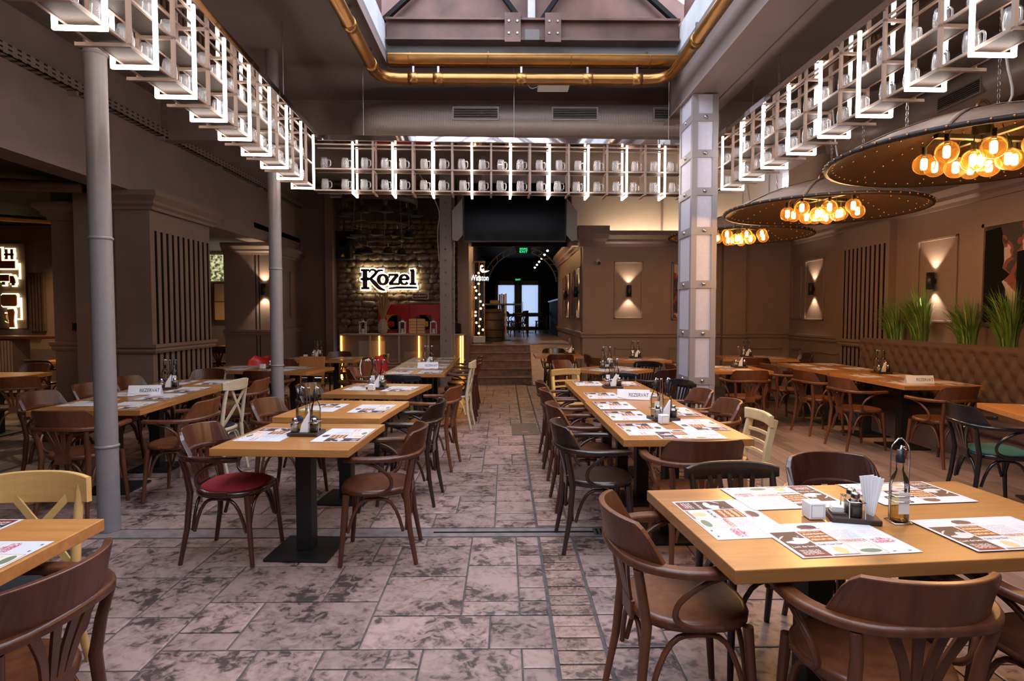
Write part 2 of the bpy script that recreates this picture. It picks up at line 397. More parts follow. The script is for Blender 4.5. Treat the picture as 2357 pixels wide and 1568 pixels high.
# ================================================================ THE SETTING
CORN = [(0, 0), (.03, 0), (.04, .05), (.08, .09), (.085, .14), (.15, .22), (.15, .31), (0, .31)]
RAIL = [(0, 0), (.02, 0), (.035, .03), (.028, .055), (.05, .08), (.05, .12), (0, .12)]
def mould(name, pts, prof, parent, mat='taupe'):
    """profile (out, up) swept along a level polyline, with mitred corners"""
    n = len(pts); k = len(prof); vs = []
    nr = []
    for i in range(n-1):
        dx, dy = pts[i+1][0]-pts[i][0], pts[i+1][1]-pts[i][1]; l = math.hypot(dx, dy); nr.append((dy/l, -dx/l))
    for i, p in enumerate(pts):
        a = nr[max(0, i-1)]; b = nr[min(n-2, i)]; s = 1+a[0]*b[0]+a[1]*b[1]; ox, oy = (a[0]+b[0])/s, (a[1]+b[1])/s
        vs += [(p[0]+ox*u, p[1]+oy*u, p[2]+v) for u, v in prof]
    fs = [(i*k+q, (i+1)*k+q, (i+1)*k+(q+1) % k, i*k+(q+1) % k) for i in range(n-1) for q in range(k)]+[tuple(range(k)), tuple(reversed(range((n-1)*k, n*k)))]
    return MB().add(vs, fs).build(name, mat, parent)
# the run goes so that the room lies on its right-hand side

# ---- floor: grout bed and stamped stones
floor = struct('floor', B(-12, 7, -4, 14.3, -.2, -.006), 'grout')
slab_cache = {}
def slab_mb(w, d, h=.014, ch=.008, x=0, y=0, z=0):
    a, b = w/2, d/2
    vs = [(x+sx*(a), y+sy*(b), z-.02) for sx, sy in ((-1, -1), (1, -1), (1, 1), (-1, 1))]
    vs += [(x+sx*a, y+sy*b, z+h-ch-.008) for sx, sy in ((-1, -1), (1, -1), (1, 1), (-1, 1))]
    vs += [(x+sx*(a-ch), y+sy*(b-ch), z+h-.014) for sx, sy in ((-1, -1), (1, -1), (1, 1), (-1, 1))]
    fs = [(0, 1, 5, 4), (1, 2, 6, 5), (2, 3, 7, 6), (3, 0, 4, 7), (4, 5, 9, 8), (5, 6, 10, 9), (6, 7, 11, 10), (7, 4, 8, 11), (8, 9, 10, 11)]
    return vs, fs
def slab_mesh(key, w, d, mat):
    k = (key, round(w, 3), round(d, 3))
    if k not in slab_cache: slab_cache[k] = MB().add(*slab_mb(w, d)).mesh(key, mat)
    return slab_cache[k]
def ashlar(x0, x1, y0, y1, cell, sizes):
    nx, ny = max(1, round((x1-x0)/cell)), max(1, round((y1-y0)/cell)); cx, cyy = (x1-x0)/nx, (y1-y0)/ny
    g = [[0]*ny for _ in range(nx)]; out = []
    for j in range(ny):
        for i in range(nx):
            if g[i][j]: continue
            s = random.sample(sizes, len(sizes))+[(1, 1)]
            for w, h in s:
                if i+w <= nx and j+h <= ny and all(not g[a][b] for a in range(i, i+w) for b in range(j, j+h)):
                    for a in range(i, i+w):
                        for b in range(j, j+h): g[a][b] = 1
                    out.append((x0+(i+w/2)*cx, y0+(j+h/2)*cyy, w*cx, h*cyy)); break
    return out
SZ = [(3, 3), (4, 3), (3, 2), (4, 2), (2, 2), (2, 3), (3, 1), (2, 1), (5, 3)]
st = []
for x0, x1, y0, y1 in ((-4.85, .225, 1.0, 4.03), (-4.85, .225, 4.22, 12.86), (.465, 2.38, 1.0, 4.03), (.465, 2.38, 4.22, 12.6)): st += ashlar(x0, x1, y0, y1, .148, SZ)
st.sort(key=lambda t: math.hypot(t[0], t[1]))
st = [t for t in st if t[1] > 1.15 and abs(t[0]) < t[1]*.95+.4]
rest = MB()
for n, (x, y, w, d) in enumerate(st):
    if n < 300:
        o = obj('stone_slab', slab_mesh('stone_slab', w-.010, d-.010, 'floor_stone'), floor, (x, y, random.uniform(-.002, .001)))
    else: rest.add(*slab_mb(w-.010, d-.010, x=x, y=y))
rest.build('far_stone_slabs', 'floor_stone', floor, kind='stuff')
yb = 1.2
while yb < 12.8:
    if not 4.0 < yb < 4.22: obj('brick', slab_mesh('brick', .210, .097, 'floor_brick'), floor, (.345, yb, random.uniform(-.001, .002)))
    yb += .107
B(-4.85, 2.38, 4.05, 4.20, -.02, -.002).build('drain_channel', 'drain_concrete', floor)
B(-.5, 2.38, 4.115, 4.135, -.02, .0005).build('drain_slot', 'dark_void', floor)
dg = B(.62, .80, 4.06, 4.19, -.01, .003).build('drain_grate', 'steel', floor)
for k in range(5): B(.64+.03*k, .652+.03*k, 4.075, 4.175, .001, .0042).build('grate_slot', 'dark_void', dg)
hp = B(.09, .43, 7.45, 8.25, -.01, .006).build('floor_hatch', 'hatch_plate', floor); B(.22, .30, 7.6, 7.64, .004, .010).build('lift_ring', 'steel', hp)
# wood planking on the right and in the side room
def planks(x0, x1, y0, y1, w, mat, name):
    x = x0; k = 0
    while x < x1-.02:
        y = y0-random.uniform(0, 1.5)
        while y < y1:
            l = random.choice((1.4, 1.9, 2.3)); a, b = max(y, y0), min(y+l, y1)
            if b-a > .1: obj(name, slab_mesh(name+mat, w-.004, round(b-a-.004, 2), mat), floor, (x+w/2, (a+b)/2, .002))
            y += l
        x += w
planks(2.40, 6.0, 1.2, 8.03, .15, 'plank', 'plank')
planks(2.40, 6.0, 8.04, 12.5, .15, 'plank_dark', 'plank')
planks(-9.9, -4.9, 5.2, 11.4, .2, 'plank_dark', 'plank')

# ---- right wall and back block
wr = struct('wall_right', B(6.0, 6.2, -4, 12.7, 0, 4.55), 'upper_paint')
B(5.985, 6.0, 1, 12.5, 0, 3.0).build('wainscot', 'taupe', wr)
mould('cornice', [(5.985, 12.5, 2.95), (5.985, 1, 2.95)], CORN, wr)
mould('dado_rail', [(5.985, 12.5, 1.0), (5.985, 10.35, 1.0)], RAIL, wr)
wb = struct('wall_back', B(1.66, 6.0, 12.5, 12.95, 0, 3.0), 'taupe')
B(1.66, 6.0, 12.5, 12.62, 3.0, 3.12).build('parapet', 'taupe', wb)
mould('cornice', [(1.95, 12.5, 2.93), (6.0, 12.5, 2.93)], CORN, wb)
mould('dado_rail', [(2.03, 12.5, 1.02), (6.0, 12.5, 1.02)], RAIL, wb)
cp = B(1.62, 2.03, 12.40, 12.6, 0, 3.0).build('corner_pilaster', 'taupe', wb)
mould('pilaster_cap', [(1.62, 12.62, 2.93), (1.62, 12.40, 2.93), (2.03, 12.40, 2.93), (2.03, 12.5, 2.93)], [(0, 0), (.03, 0), (.05, .08), (.09, .14), (.12, .24), (.12, .40), (0, .40)], cp)
mould('pilaster_rail', [(1.62, 12.62, 1.02), (1.62, 12.40, 1.02), (2.03, 12.40, 1.02), (2.03, 12.5, 1.02)], RAIL, cp)
cp = B(4.53, 5.0, 12.36, 12.6, 0, 2.95).build('pilaster', 'taupe', wb); mould('pilaster_rail', [(4.51, 12.36, 1.02), (5.02, 12.36, 1.02)], RAIL, cp)
def frame_on_back(x0, x1, z0, z1, y, parent, w=.035, t=.025, name='panel_moulding', mat='taupe'):
    m = MB()
    for b in ((x0, x1, z0, z0+w), (x0, x1, z1-w, z1), (x0, x0+w, z0, z1), (x1-w, x1, z0, z1)): m.box(b[0], b[1], y-t, y, b[2], b[3])
    return m.build(name, mat, parent, bev=.006)
def frame_on_right(y0, y1, z0, z1, x, parent, w=.035, t=.025, name='panel_moulding', mat='taupe'):
    m = MB()
    for b in ((y0, y1, z0, z0+w), (y0, y1, z1-w, z1), (y0, y0+w, z0, z1), (y1-w, y1, z0, z1)): m.box(x-t, x, b[0], b[1], b[2], b[3])
    return m.build(name, mat, parent, bev=.006)
frame_on_back(2.28, 2.88, 1.42, 2.62, 12.5, wb)
for a, b in ((2.3, 2.9), (3.45, 4.2), (5.1, 5.85)): frame_on_back(a, b, .15, .82, 12.5, wb)
frame_on_back(5.25, 5.75, 1.9, 2.1, 12.5, wb, .015, .01)
for a, b in ((11.15, 11.85), (7.85, 8.62)): frame_on_right(a, b, 1.40, 2.58, 5.985, wr)
frame_on_right(12.0, 12.4, 1.42, 2.52, 5.985, wr)
for a, b in ((12.0, 12.4), (10.6, 11.6)): frame_on_right(a, b, .15, .82, 5.985, wr)
# side face of the block along the stairs
wc = struct('wall_corridor_right', B(1.64, 1.80, 12.95, 18.5, 0, 3.3), 'taupe')
mould('cornice', [(1.64, 18.5, 2.95), (1.64, 12.5, 2.95)], CORN, wc)
mould('dado_rail', [(1.64, 18.5, 1.02), (1.64, 12.5, 1.02)], RAIL, wc)
for a, b in ((12.95, 13.5), (14.0, 14.7), (15.1, 15.8), (16.1, 16.8)): frame_on_right(a, b, 1.42, 2.55, 1.64, wc)
uw = struct('wall_upper_back', B(1.45, 6.0, 12.98, 13.2, 3.0, 4.55), 'cream_paint')
B(3.38, 3.42, 12.955, 12.98, 3.0, 4.55).build('panel_joint', 'upper_paint', uw)
cove = struct('trim_1', B(2.1, 5.9, 12.70, 12.73, 3.005, 3.03), 'led_cove')       # cove light strip on top of the block
# slatted pilasters
def slatted(name, x0, x1, y0, y1, face, n, zt, zr, side):
    """box standing against a side wall; its slats face the room (face = the x of the slatted side)"""
    p = struct(name, B(x0, x1, y0, y1, 0, 3.13 if side == 'L' else 2.96), 'taupe')
    sgn = 1 if side == 'L' else -1
    t = face; e = t+sgn*.012
    B(min(t, e), max(t, e), y0, y1, zt, 2.95).build('head_panel', 'taupe', p)
    B(min(t, t+sgn*.002), max(t, t+sgn*.002), y0+.03, y1-.03, .05, zt).build('slot_back', 'dark_void', p)
    w = (y1-y0-.06)/n
    for k in range(n+1):
        ya = y0+.03+k*w-(.0 if k else .03); yb2 = ya+w*.52+(.03 if k == 0 else 0)
        if k == n: ya, yb2 = y1-.03, y1
        B(min(t, t+sgn*.014), max(t, t+sgn*.014), ya, yb2, .05, zt).build('slat', 'taupe', p, bev=.003)
    return p
pl1 = slatted('pilaster_slatted_left', -5.15, -4.70, 8.0, 9.6, -4.70, 11, 2.64, 1.0, 'L')
mould('cornice', [(-5.15, 8.0, 2.90), (-4.665, 8.0, 2.90), (-4.665, 9.6, 2.90), (-4.86, 9.6, 2.90)], [(a, b*.75) for a, b in CORN], pl1)
mould('dado_rail', [(-5.15, 8.0, 1.0), (-4.665, 8.0, 1.0), (-4.665, 9.6, 1.0), (-4.86, 9.6, 1.0)], RAIL, pl1)
pl2 = slatted('pilaster_slatted_right', 5.88, 6.0, 9.1, 10.35, 5.88, 10, 2.62, 1.0, 'R')
mould('dado_rail', [(5.845, 10.38, .98), (5.845, 9.07, .98)], RAIL, pl2)
# ---- left wall: header beam with openings, pier end, sconce pier
wl = struct('wall_left', MB().box(-5.2, -4.85, -4, 9.5, 3.13, 4.55).box(-5.2, -4.85, 9.5, 14.5, 2.98, 4.55), 'upper_paint')
B(-5.19, -5.151, 8.07, 9.59, 0, 3.13).build('pier_core', 'taupe', wl)
B(-5.72, -5.20, 8.05, 8.9, 0, 3.13).build('pier_end', 'taupe', wl)
B(-5.20, -5.152, 8.02, 8.06, 0, 3.13).build('pier_bead', 'taupe', wl)
p1 = struct('pilaster_side_room', B(-6.2, -5.72, 8.3, 8.9, 0, 3.2), 'taupe')
mould('cornice', [(-6.2, 8.9, 2.80), (-6.2, 8.3, 2.80), (-5.72, 8.3, 2.80)], [(a, b*.75) for a, b in CORN], p1)
mould('dado_rail', [(-6.2, 8.9, 1.02), (-6.2, 8.3, 1.02), (-5.72, 8.3, 1.02)], RAIL, p1)
B(-5.93, -5.88, 8.26, 8.30, 1.30, 1.40).build('coat_hook', 'black_metal', p1)
p3 = struct('pier_sconce', B(-5.78, -4.85, 12.4, 14.5, 0, 2.975), 'taupe')
for a in (-5.13, -5.06): B(a, a+.012, 12.392, 12.4, 0, 2.75).build('groove', 'dark_void', p3)
mould('cornice', [(-5.78, 12.4, 2.74), (-4.85, 12.4, 2.74), (-4.85, 14.3, 2.74)], [(a, b*.75) for a, b in CORN], p3)
mould('dado_rail', [(-5.80, 12.4, 1.08), (-4.85, 12.4, 1.08), (-4.85, 14.3, 1.08)], RAIL, p3)
m = MB()
for b in ((12.95, 13.6, 1.45, 1.5), (12.95, 13.6, 2.45, 2.5), (12.95, 13.0, 1.45, 2.5), (13.55, 13.6, 1.45, 2.5)): m.box(-4.85, -4.82, b[0], b[1], b[2], b[3])
m.build('panel_moulding', 'taupe', p3)
ws = struct('wall_stub_left', B(-4.85, -4.05, 14.3, 14.5, 0, 4.55), 'taupe_dark'); B(-4.22, -4.05, 14.15, 14.3, 0, 4.55).build('edge_pilaster', 'taupe', ws)
# ---- stone wall behind the counter
wst = struct('wall_stone', B(-4.05, -1.05, 14.5, 14.8, 0, 4.55), 'grout')
rub = []
for k in range(8):
    m = MB(); nx, ny = 5, 4; g = []
    for j in range(ny+1):
        for i in range(nx+1):
            u, v = i/nx, j/ny; e = min(u, 1-u, v, 1-v)
            jx = 0 if 0 < i < nx else random.uniform(-.06, .06); jz = 0 if 0 < j < ny else random.uniform(-.1, .1)
            g.append((u-.5+jx, -(0 if e == 0 else random.uniform(.45, 1.0)), v-.5+jz))
    m.add(g, [(j*(nx+1)+i, j*(nx+1)+i+1, (j+1)*(nx+1)+i+1, (j+1)*(nx+1)+i) for j in range(ny) for i in range(nx)], True)
    rub.append(m.mesh('rubble_stone', 'rubble'))
z = .02; cnt = 0
while z < 3.75:
    h = random.uniform(.10, .17); x = -4.05+random.uniform(0, .08)
    while x < -1.1:
        w = random.uniform(.17, .36); w = min(w, -1.08-x)
        if w < .05: break
        o = obj('rubble_stone', random.choice(rub), wst, (x+w/2, 14.5, z+h/2)); o.scale = (w-.01, random.uniform(.035, .09), h-.008); x += w; cnt += 1
    z += h
# ---- far wall stub between stone wall and stairs, header wall, ceilings
struct('wall_stub_right', B(-1.05, -.80, 13.3, 15.2, 0, 4.55), 'taupe')
hd = struct('wall_header', B(-5.0, 6.0, 8.62, 8.8, 3.98, 4.55), 'upper_paint')
ce = struct('ceiling', B(-5.2, -1.43, -4, 14.5, 4.55, 4.7), 'ceiling_paint')
B(2.11, 6.2, -4, 14.5, 4.55, 4.7).build('ceiling_side', 'ceiling_paint', ce); B(-1.43, 2.11, 7.5, 14.5, 4.55, 4.7).build('ceiling_far', 'ceiling_paint', ce); B(-1.43, 2.11, -4, -3, 4.55, 4.7).build('ceiling_near', 'ceiling_paint', ce)
struct('wall_front', B(-12, 6.2, -4.2, -4, 0, 4.7), 'taupe')
bm = struct('beam', B(2.16, 2.52, -4, 7.9, 4.0, 4.54), 'upper_paint')
B(2.46, 2.60, -4, 7.9, 3.985, 4.0).build('beam_flange', 'upper_paint', bm); B(2.07, 2.22, -4, 7.9, 3.985, 4.0).build('beam_flange', 'upper_paint', bm)
# ---- skylight: upstand, steel gable, glazed slopes
up = struct('skylight_upstand', B(-1.53, 2.21, 7.501, 7.6, 4.56, 4.95), 'upstand_paint')
B(-1.53, -1.431, -3, 7.5, 4.70, 5.0).build('upstand_side', 'upstand_paint', up); B(2.111, 2.21, -3, 7.5, 4.70, 5.0).build('upstand_side', 'upstand_paint', up); B(-1.53, 2.21, -3.1, -3, 4.71, 5.0).build('upstand_end', 'upstand_paint', up)
B(-1.43, -1.42, -3, 7.5, 4.54, 4.62).build('upstand_skirt', 'upper_paint', up); B(2.10, 2.11, -3, 7.5, 4.54, 4.62).build('upstand_skirt', 'upper_paint', up)
sk = struct('window_1', B(-1.42, 2.10, 7.34, 7.40, 4.82, 5.03), 'brown_steel')       # the skylight frame: cross beam first
B(-1.42, 2.10, 7.28, 7.46, 5.03, 5.055).build('beam_flange', 'brown_steel', sk); B(-1.42, 2.10, 7.28, 7.46, 4.795, 4.82).build('beam_flange', 'brown_steel', sk)
ga = MB().prism([(-1.6, 4.952), (2.25, 4.952), (2.25, 5.3), (.33, 6.6), (-1.6, 5.3)], 7.50, 7.55, lambda a, b, d: (a, d, b)).build('gable_panel', 'brown_steel', sk)
for a, b in ((-1.5, -.5), (.22, -.45), (.42, 1.05), (2.12, 1.1)): MB().bar((a, 7.42, 5.05), (b, 7.42, 5.95), .05, .07, (0, 1, 0)).build('brace', 'black_paint', sk)
B(.28, .37, 7.405, 7.45, 4.80, 6.5).build('king_post', 'steel', sk); B(.24, .41, 7.2, 7.28, 4.76, 4.88).build('post_shoe', 'hatch_plate', sk)
for x in (-.0, .48):
    g = B(x, x+.19, 7.25, 7.28, 4.76, 5.10).build('gusset_plate', 'brown_steel', sk)
    for a in (.05, .15):
        for c in (4.86, 5.0): MB().lathe([(.014, 0), (.014, .012)], 6).build('bolt', 'steel', g, loc=(x+a, 7.25, c)).rotation_euler = (R(90), 0, 0)
for x in (-1.53, 2.14): B(x, x+.07, -3, 7.27, 5.0, 5.28).build('eave_beam', 'brown_steel', sk)
for k in range(7):
    y = -2.6+k*1.55
    for x in (-1.5, 2.15): MB().bar((x, y, 5.3), (.33, y, 6.55), .06, .09).build('rafter', 'brown_steel', sk)
for k in range(6):
    y0, y1 = -2.57+k*1.55, -1.08+k*1.55
    for x in (-1.5, 2.15):
        MB().add([(x, y0, 5.36), (x, y1, 5.36), (.33, y1, 6.61), (.33, y0, 6.61)], [(0, 1, 2, 3)]).build('pane', 'pane_glass', sk)
B(.28, .38, -3, 7.5, 6.5, 6.66).build('ridge_beam', 'brown_steel', sk)
# ---- stairs, ramp, landing and the passage beyond
stp = struct('stairs', B(-.80, .58, 12.88, 14.3, 0, .005), 'stair_wood')
for k in range(5):
    y = 12.87+.285*k; z0 = .16*k
    B(-.80, .58, y, 14.4, z0, z0+.16).build('riser', 'stair_wood', stp); B(-.80, .58, y-.03, y+.3, z0+.13, z0+.162).build('tread', 'stair_wood', stp, bev=.006)
rp = struct('ramp', MB().prism([(12.75, 0), (14.35, 0), (14.35, .79), (14.25, .79)], .60, 1.62, lambda a, b, d: (d, a, b)), 'ramp_board')
MB().prism([(12.72, 0), (12.76, 0), (14.30, .82), (14.26, .82)], .57, .60, lambda a, b, d: (d, a, b)).build('ramp_edge', 'stair_wood', rp)
struct('floor_landing', B(-.95, 4.2, 14.3, 27, .6, .80), 'corridor_floor')
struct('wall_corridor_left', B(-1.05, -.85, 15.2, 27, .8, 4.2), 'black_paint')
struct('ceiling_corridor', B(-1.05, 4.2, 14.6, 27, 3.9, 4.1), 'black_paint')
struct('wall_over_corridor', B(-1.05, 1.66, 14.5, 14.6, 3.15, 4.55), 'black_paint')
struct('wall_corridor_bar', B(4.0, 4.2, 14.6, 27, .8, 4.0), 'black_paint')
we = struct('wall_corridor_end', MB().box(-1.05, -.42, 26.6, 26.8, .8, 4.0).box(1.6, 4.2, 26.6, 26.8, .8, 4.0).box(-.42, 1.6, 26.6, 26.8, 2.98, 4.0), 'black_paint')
for n, (a, b) in enumerate(((-.42, .55), (.63, 1.6))):
    d = struct('door_%d' % (n+1), MB().box(a, a+.12, 26.6, 26.66, .8, 2.98).box(b-.12, b, 26.6, 26.66, .8, 2.98).box(a, b, 26.6, 26.66, 2.80, 2.98).box(a, b, 26.6, 26.66, 1.40, 1.52).box(a, b, 26.6, 26.66, .8, .95), 'black_metal')
    B(a+.12, b-.12, 26.62, 26.635, 1.52, 2.80).build('pane', 'frost_glass', d); B(a+.12, b-.12, 26.62, 26.635, .95, 1.40).build('pane', 'frost_glass', d)
    hx = b-.16 if n == 0 else a+.16
    MB().tube([(hx, 26.58, 1.5), (hx, 26.54, 1.55), (hx, 26.54, 2.0), (hx, 26.58, 2.05)], .014, 6, (1, 0, 0)).build('door_handle', 'steel', d)
struct('door_post', B(.55, .63, 26.55, 26.7, .8, 2.98), 'black_metal')
# ---- side rooms behind the left openings
struct('wall_side_room_back', B(-12, -5.78, 11.5, 11.7, 0, 3.3), 'taupe')
struct('wall_side_room_left', B(-12.2, -12, -4, 11.7, 0, 3.3), 'taupe')
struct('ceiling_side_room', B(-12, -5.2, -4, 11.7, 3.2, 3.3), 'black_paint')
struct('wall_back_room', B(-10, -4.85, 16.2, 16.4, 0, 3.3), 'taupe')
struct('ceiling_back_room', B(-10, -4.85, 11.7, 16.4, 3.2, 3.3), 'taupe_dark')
struct('wall_back_room_left', B(-10.2, -10, 11.7, 16.4, 0, 3.3), 'taupe')
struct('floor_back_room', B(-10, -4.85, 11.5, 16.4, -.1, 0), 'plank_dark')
# ================================================================ COLUMNS, BEER-MUG RACKS, PIPES
def pipe_column(x, y, label, seams):
    t = thing('pipe_column', label, 'column', (x, y, 0))
    MB().lathe([(.0705, 0), (.0695, 4.55)], 28).build('shaft', 'column_paint', t)
    for z in seams: MB().lathe([(.070, -.012), (.077, -.006), (.078, .004), (.070, .012)], 24, (0, 0, z), cap=False).build('weld_ring', 'column_paint', t)
pipe_column(-2.80, 4.20, 'thick grey steel pipe column beside the table with the yellow chair', (.60, 2.05, 3.3))
pipe_column(-2.68, 7.05, 'grey steel pipe column standing among the tables before the sconce pier', (.92, 2.05, 3.2))
# riveted box column on the right
t = thing('riveted_column', 'square grey steel column with pale panels, straps and bolts', 'column', (2.245, 7.0, 0))
B(-.135, .135, -.238, .238, 0, 3.98).build('core', 'panel_grey', t)
for a in (-.145, .085):
    for b in (-.25, .19): B(a, a+.06, b, b+.06, 0, 3.98).build('corner_angle', 'strap_grey', t)
for k, z in enumerate((.18, .72, 1.26, 1.82, 2.42, 2.86, 3.28, 3.68)):
    o = MB().box(-.1475, .1475, -.2525, .2525, z, z+.085).build('strap', 'strap_grey', t)
    for x, y, rx, ry in ((0, -.2525, R(90), 0), (-.1475, 0, 0, R(-90))):
        q = MB().lathe([(.022, 0), (.022, .008), (.012, .018), (.0001, .022)], 10).build('bolt', 'steel', o); q.location = (x, y, z+.045); q.rotation_euler = (rx, ry, 0)
# ---- dimpled mug
def mug_proto():
    r = thing('beer_mug', 'mug', 'mug')
    prof = [(.030, .0), (.036, .004), (.043, .04), (.0455, .075), (.042, .115), (.038, .145), (.035, .145), (.038, .115), (.0415, .075), (.039, .04), (.032, .018), (.0001, .016)]
    n = 16; vs = []; fs = []
    for i, (a, z) in enumerate(prof):
        for k in range(n):
            w = 1+(.035 if (k % 2 == 0) else -.035)*(1 if .02 < z < .12 and i < 6 else 0); an = 2*PI*k/n
            vs.append((a*w*math.cos(an), a*w*math.sin(an), z))
    for i in range(len(prof)-1):
        for k in range(n): fs.append((i*n+k, i*n+(k+1) % n, (i+1)*n+(k+1) % n, (i+1)*n+k))
    MB().add(vs, fs, True).build('body', 'mug_glass', r)
    MB().tube(spline([(.038, 0, .118), (.062, 0, .122), (.075, 0, .10), (.073, 0, .06), (.060, 0, .038), (.042, 0, .04)], 4), .0075, 6, (0, 1, 0)).build('handle', 'mug_glass', r)
    return Proto(r)
MUG = mug_proto()
def mug_rack(name, x, y, ang, nled, sp, phase, length, label, gl, flip):
    """runs along local +x from (x, y); local +y is outward; u-shaped light tubes alternate with posts"""
    H, D = .62, .235
    t = thing(name, label, 'rack', (x, y, 3.0), ang)
    s = -1 if flip else 1
    def b3(x0, x1, y0, y1, z0, z1, nm, mt, par=t, bev=0): return B(x0, x1, min(y0*s, y1*s), max(y0*s, y1*s), z0, z1).build(nm, mt, par, bev)
    for z in (.012, .268, .56):
        for yy in (.02, D-.035): b3(0, length, yy, yy+.015, z, z+.015, 'rail', 'beige_metal')
    for z in (.016, .272): b3(0, length, .036, D-.036, z, z+.004, 'shelf_plate', 'shelf_mesh')
    b3(0, length, .0, D, H-.004, H, 'mirror_panel', 'mirror')
    b3(0, length, -.012, -.002, H-.012, H+.045, 'mirror_fascia', 'mirror')
    for k in range(nled):
        xx = phase+k*sp
        if xx < length-.02:
            c = [(xx, -.006, H-.03), (xx, -.006, -.02), (xx, D+.006, -.02), (xx, D+.006, H-.03)]; c = [(a, bb*s, cc) for a, bb, cc in c]; w = .0115
            m = MB()
            m.box(xx-w, xx+w, min(c[0][1]-w, c[0][1]+w), c[0][1]+w, -.031, H-.03); m.box(xx-w, xx+w, c[2][1]-w, c[2][1]+w, -.031, H-.03)
            m.box(xx-w, xx+w, min(c[0][1], c[2][1])-w, max(c[0][1], c[2][1])+w, -.031, -.008)
            m.build('light_tube', 'led_white', t, bev=.004)
        px = xx+sp/2
        if .0 < px < length-.02:
            m = MB()
            for yy in (.0, D-.022): m.box(px-.011, px+.011, min(yy*s, (yy+.022)*s), max(yy*s, (yy+.022)*s), 0, H)
            for z in (-.008, .25, .53): m.box(px-.011, px+.011, min(-.0*s, (D+.06*(z < 0))*s), max(0, (D+.06*(z < 0))*s), z, z+.02)
            m.build('post', 'beige_metal', t)
    for xx in (length*.12, length*.5, length*.9): MB().tube([(xx, D/2*s, H), (xx, D/2*s, 1.55)], .004, 6, (1, 0, 0)).build('hanger_rod', 'steel', t)
    # the mugs
    n = int(length/(sp/2)); ca, sa = math.cos(ang), math.sin(ang)
    for lv, z in (('lower', 3.021), ('upper', 3.277)):
        for k in range(-1, n+1):
            lx = phase-sp/4+k*sp/2+random.uniform(-.012, .012); ly = .105*s+random.uniform(-.012, .012)
            if not .06 < lx < length-.06 or y+lx*sa < 1.9: continue
            MUG.put((x+lx*ca-ly*sa, y+lx*sa+ly*ca, z), ang+(0 if not flip else R(180))+random.uniform(-.25, .25)+(R(-30) if gl == 'left' else 0), 'dimpled glass beer mug on the %s shelf of the %s rack' % (lv, gl), 'mugs on the %s shelf of the %s rack' % (lv, gl))
aL = math.atan2(6.05-3.141, -2.172+2.042)
mug_rack('mug_rack', -2.042+.485*8.2*.0447, 3.141-.485*8.2, aL, 20, .485, .485*.2, 8.0, 'hanging glow-tube mug rack running beside the grey pipe columns', 'pipe column side', False)
aB = math.atan2(.139, 3.804)
mug_rack('mug_rack', -2.30, 7.279, aB, 12, .4755, .473, 4.84, 'hanging glow-tube mug rack crossing the hall before the air duct', 'cross hall', False)
aR = math.atan2(7.02-3.388, 2.543-2.62)
mug_rack('mug_rack', 2.62+.519*8.3*.0212, 3.388-.519*8.3, aR, 20, .519, .519*.3, 8.25, 'hanging glow-tube mug rack running beside the dish pendants', 'pendant side', True)
# ---- brass rain pipes round the skylight
t = thing('brass_pipe', 'long brass downpipe running round the skylight edge', 'pipe', (0, 0, 0))
pp = [(-1.52, -2.5, 4.36), (-1.52, 7.1, 4.36)]+[(-1.52+.25*(1-math.cos(a)), 7.1+.25*math.sin(a), 4.36) for a in (R(30), R(60), R(90))]+[(1.74, 7.35, 4.36)]+[(1.74+.25*math.sin(a), 7.35-.25*(1-math.cos(a)), 4.36) for a in (R(30), R(60), R(90))]+[(1.99, -2.5, 4.36)]
MB().tube(pp, .066, 16).build('pipe', 'brass', t)
for x, y, a in [(-1.52, yy, 0) for yy in (3.2, 4.6, 6.0, 6.95)]+[(xx, 7.35, 1) for xx in (-1.1, -.8, .2, 1.0, 1.6)]+[(1.99, yy, 0) for yy in (3.4, 4.8, 6.3)]:
    c = MB().lathe([(.066, -.06), (.073, -.06), (.073, .06), (.066, .06)], 16, cap=False).build('collar', 'brass', t); c.location = (x, y, 4.36); c.rotation_euler = (R(90), 0, 0) if not a else (0, R(90), 0)
    B(-.012, .012, -.012, .012, 0, .075 if a else .11).build('hanger', 'steel', t, loc=(x, y, 4.43))
t = thing('brass_gutter', 'half-round brass gutter across the end of the skylight', 'gutter', (0, 0, 0))
m = MB(); n = 10; g = []
for x in (-1.40, 2.08):
    g += [(x, 7.38-.085*math.cos(PI*k/n), 4.625-.105*math.sin(PI*k/n)) for k in range(n+1)]
m.add(g, [(k, k+1, n+2+k, n+1+k) for k in range(n)], True)
m.box(-1.40, 2.08, 7.285, 7.30, 4.62, 4.64)
for x in (-1.40, 2.08): m.add([(x, 7.38-.085*math.cos(PI*k/n), 4.625-.105*math.sin(PI*k/n)) for k in range(n+1)], [tuple(range(n+1))])
m.build('trough', 'brass', t)
for x in (-1.15, -.2, .8, 1.75):
    m = MB(); m.tube([(x, 7.38-.09*math.cos(PI*k/8), 4.625-.11*math.sin(PI*k/8)) for k in range(9)], .008, 6, (1, 0, 0)); m.box(x-.01, x+.01, 7.46, 7.494, 4.615, 4.74); m.build('bracket', 'brass', t)
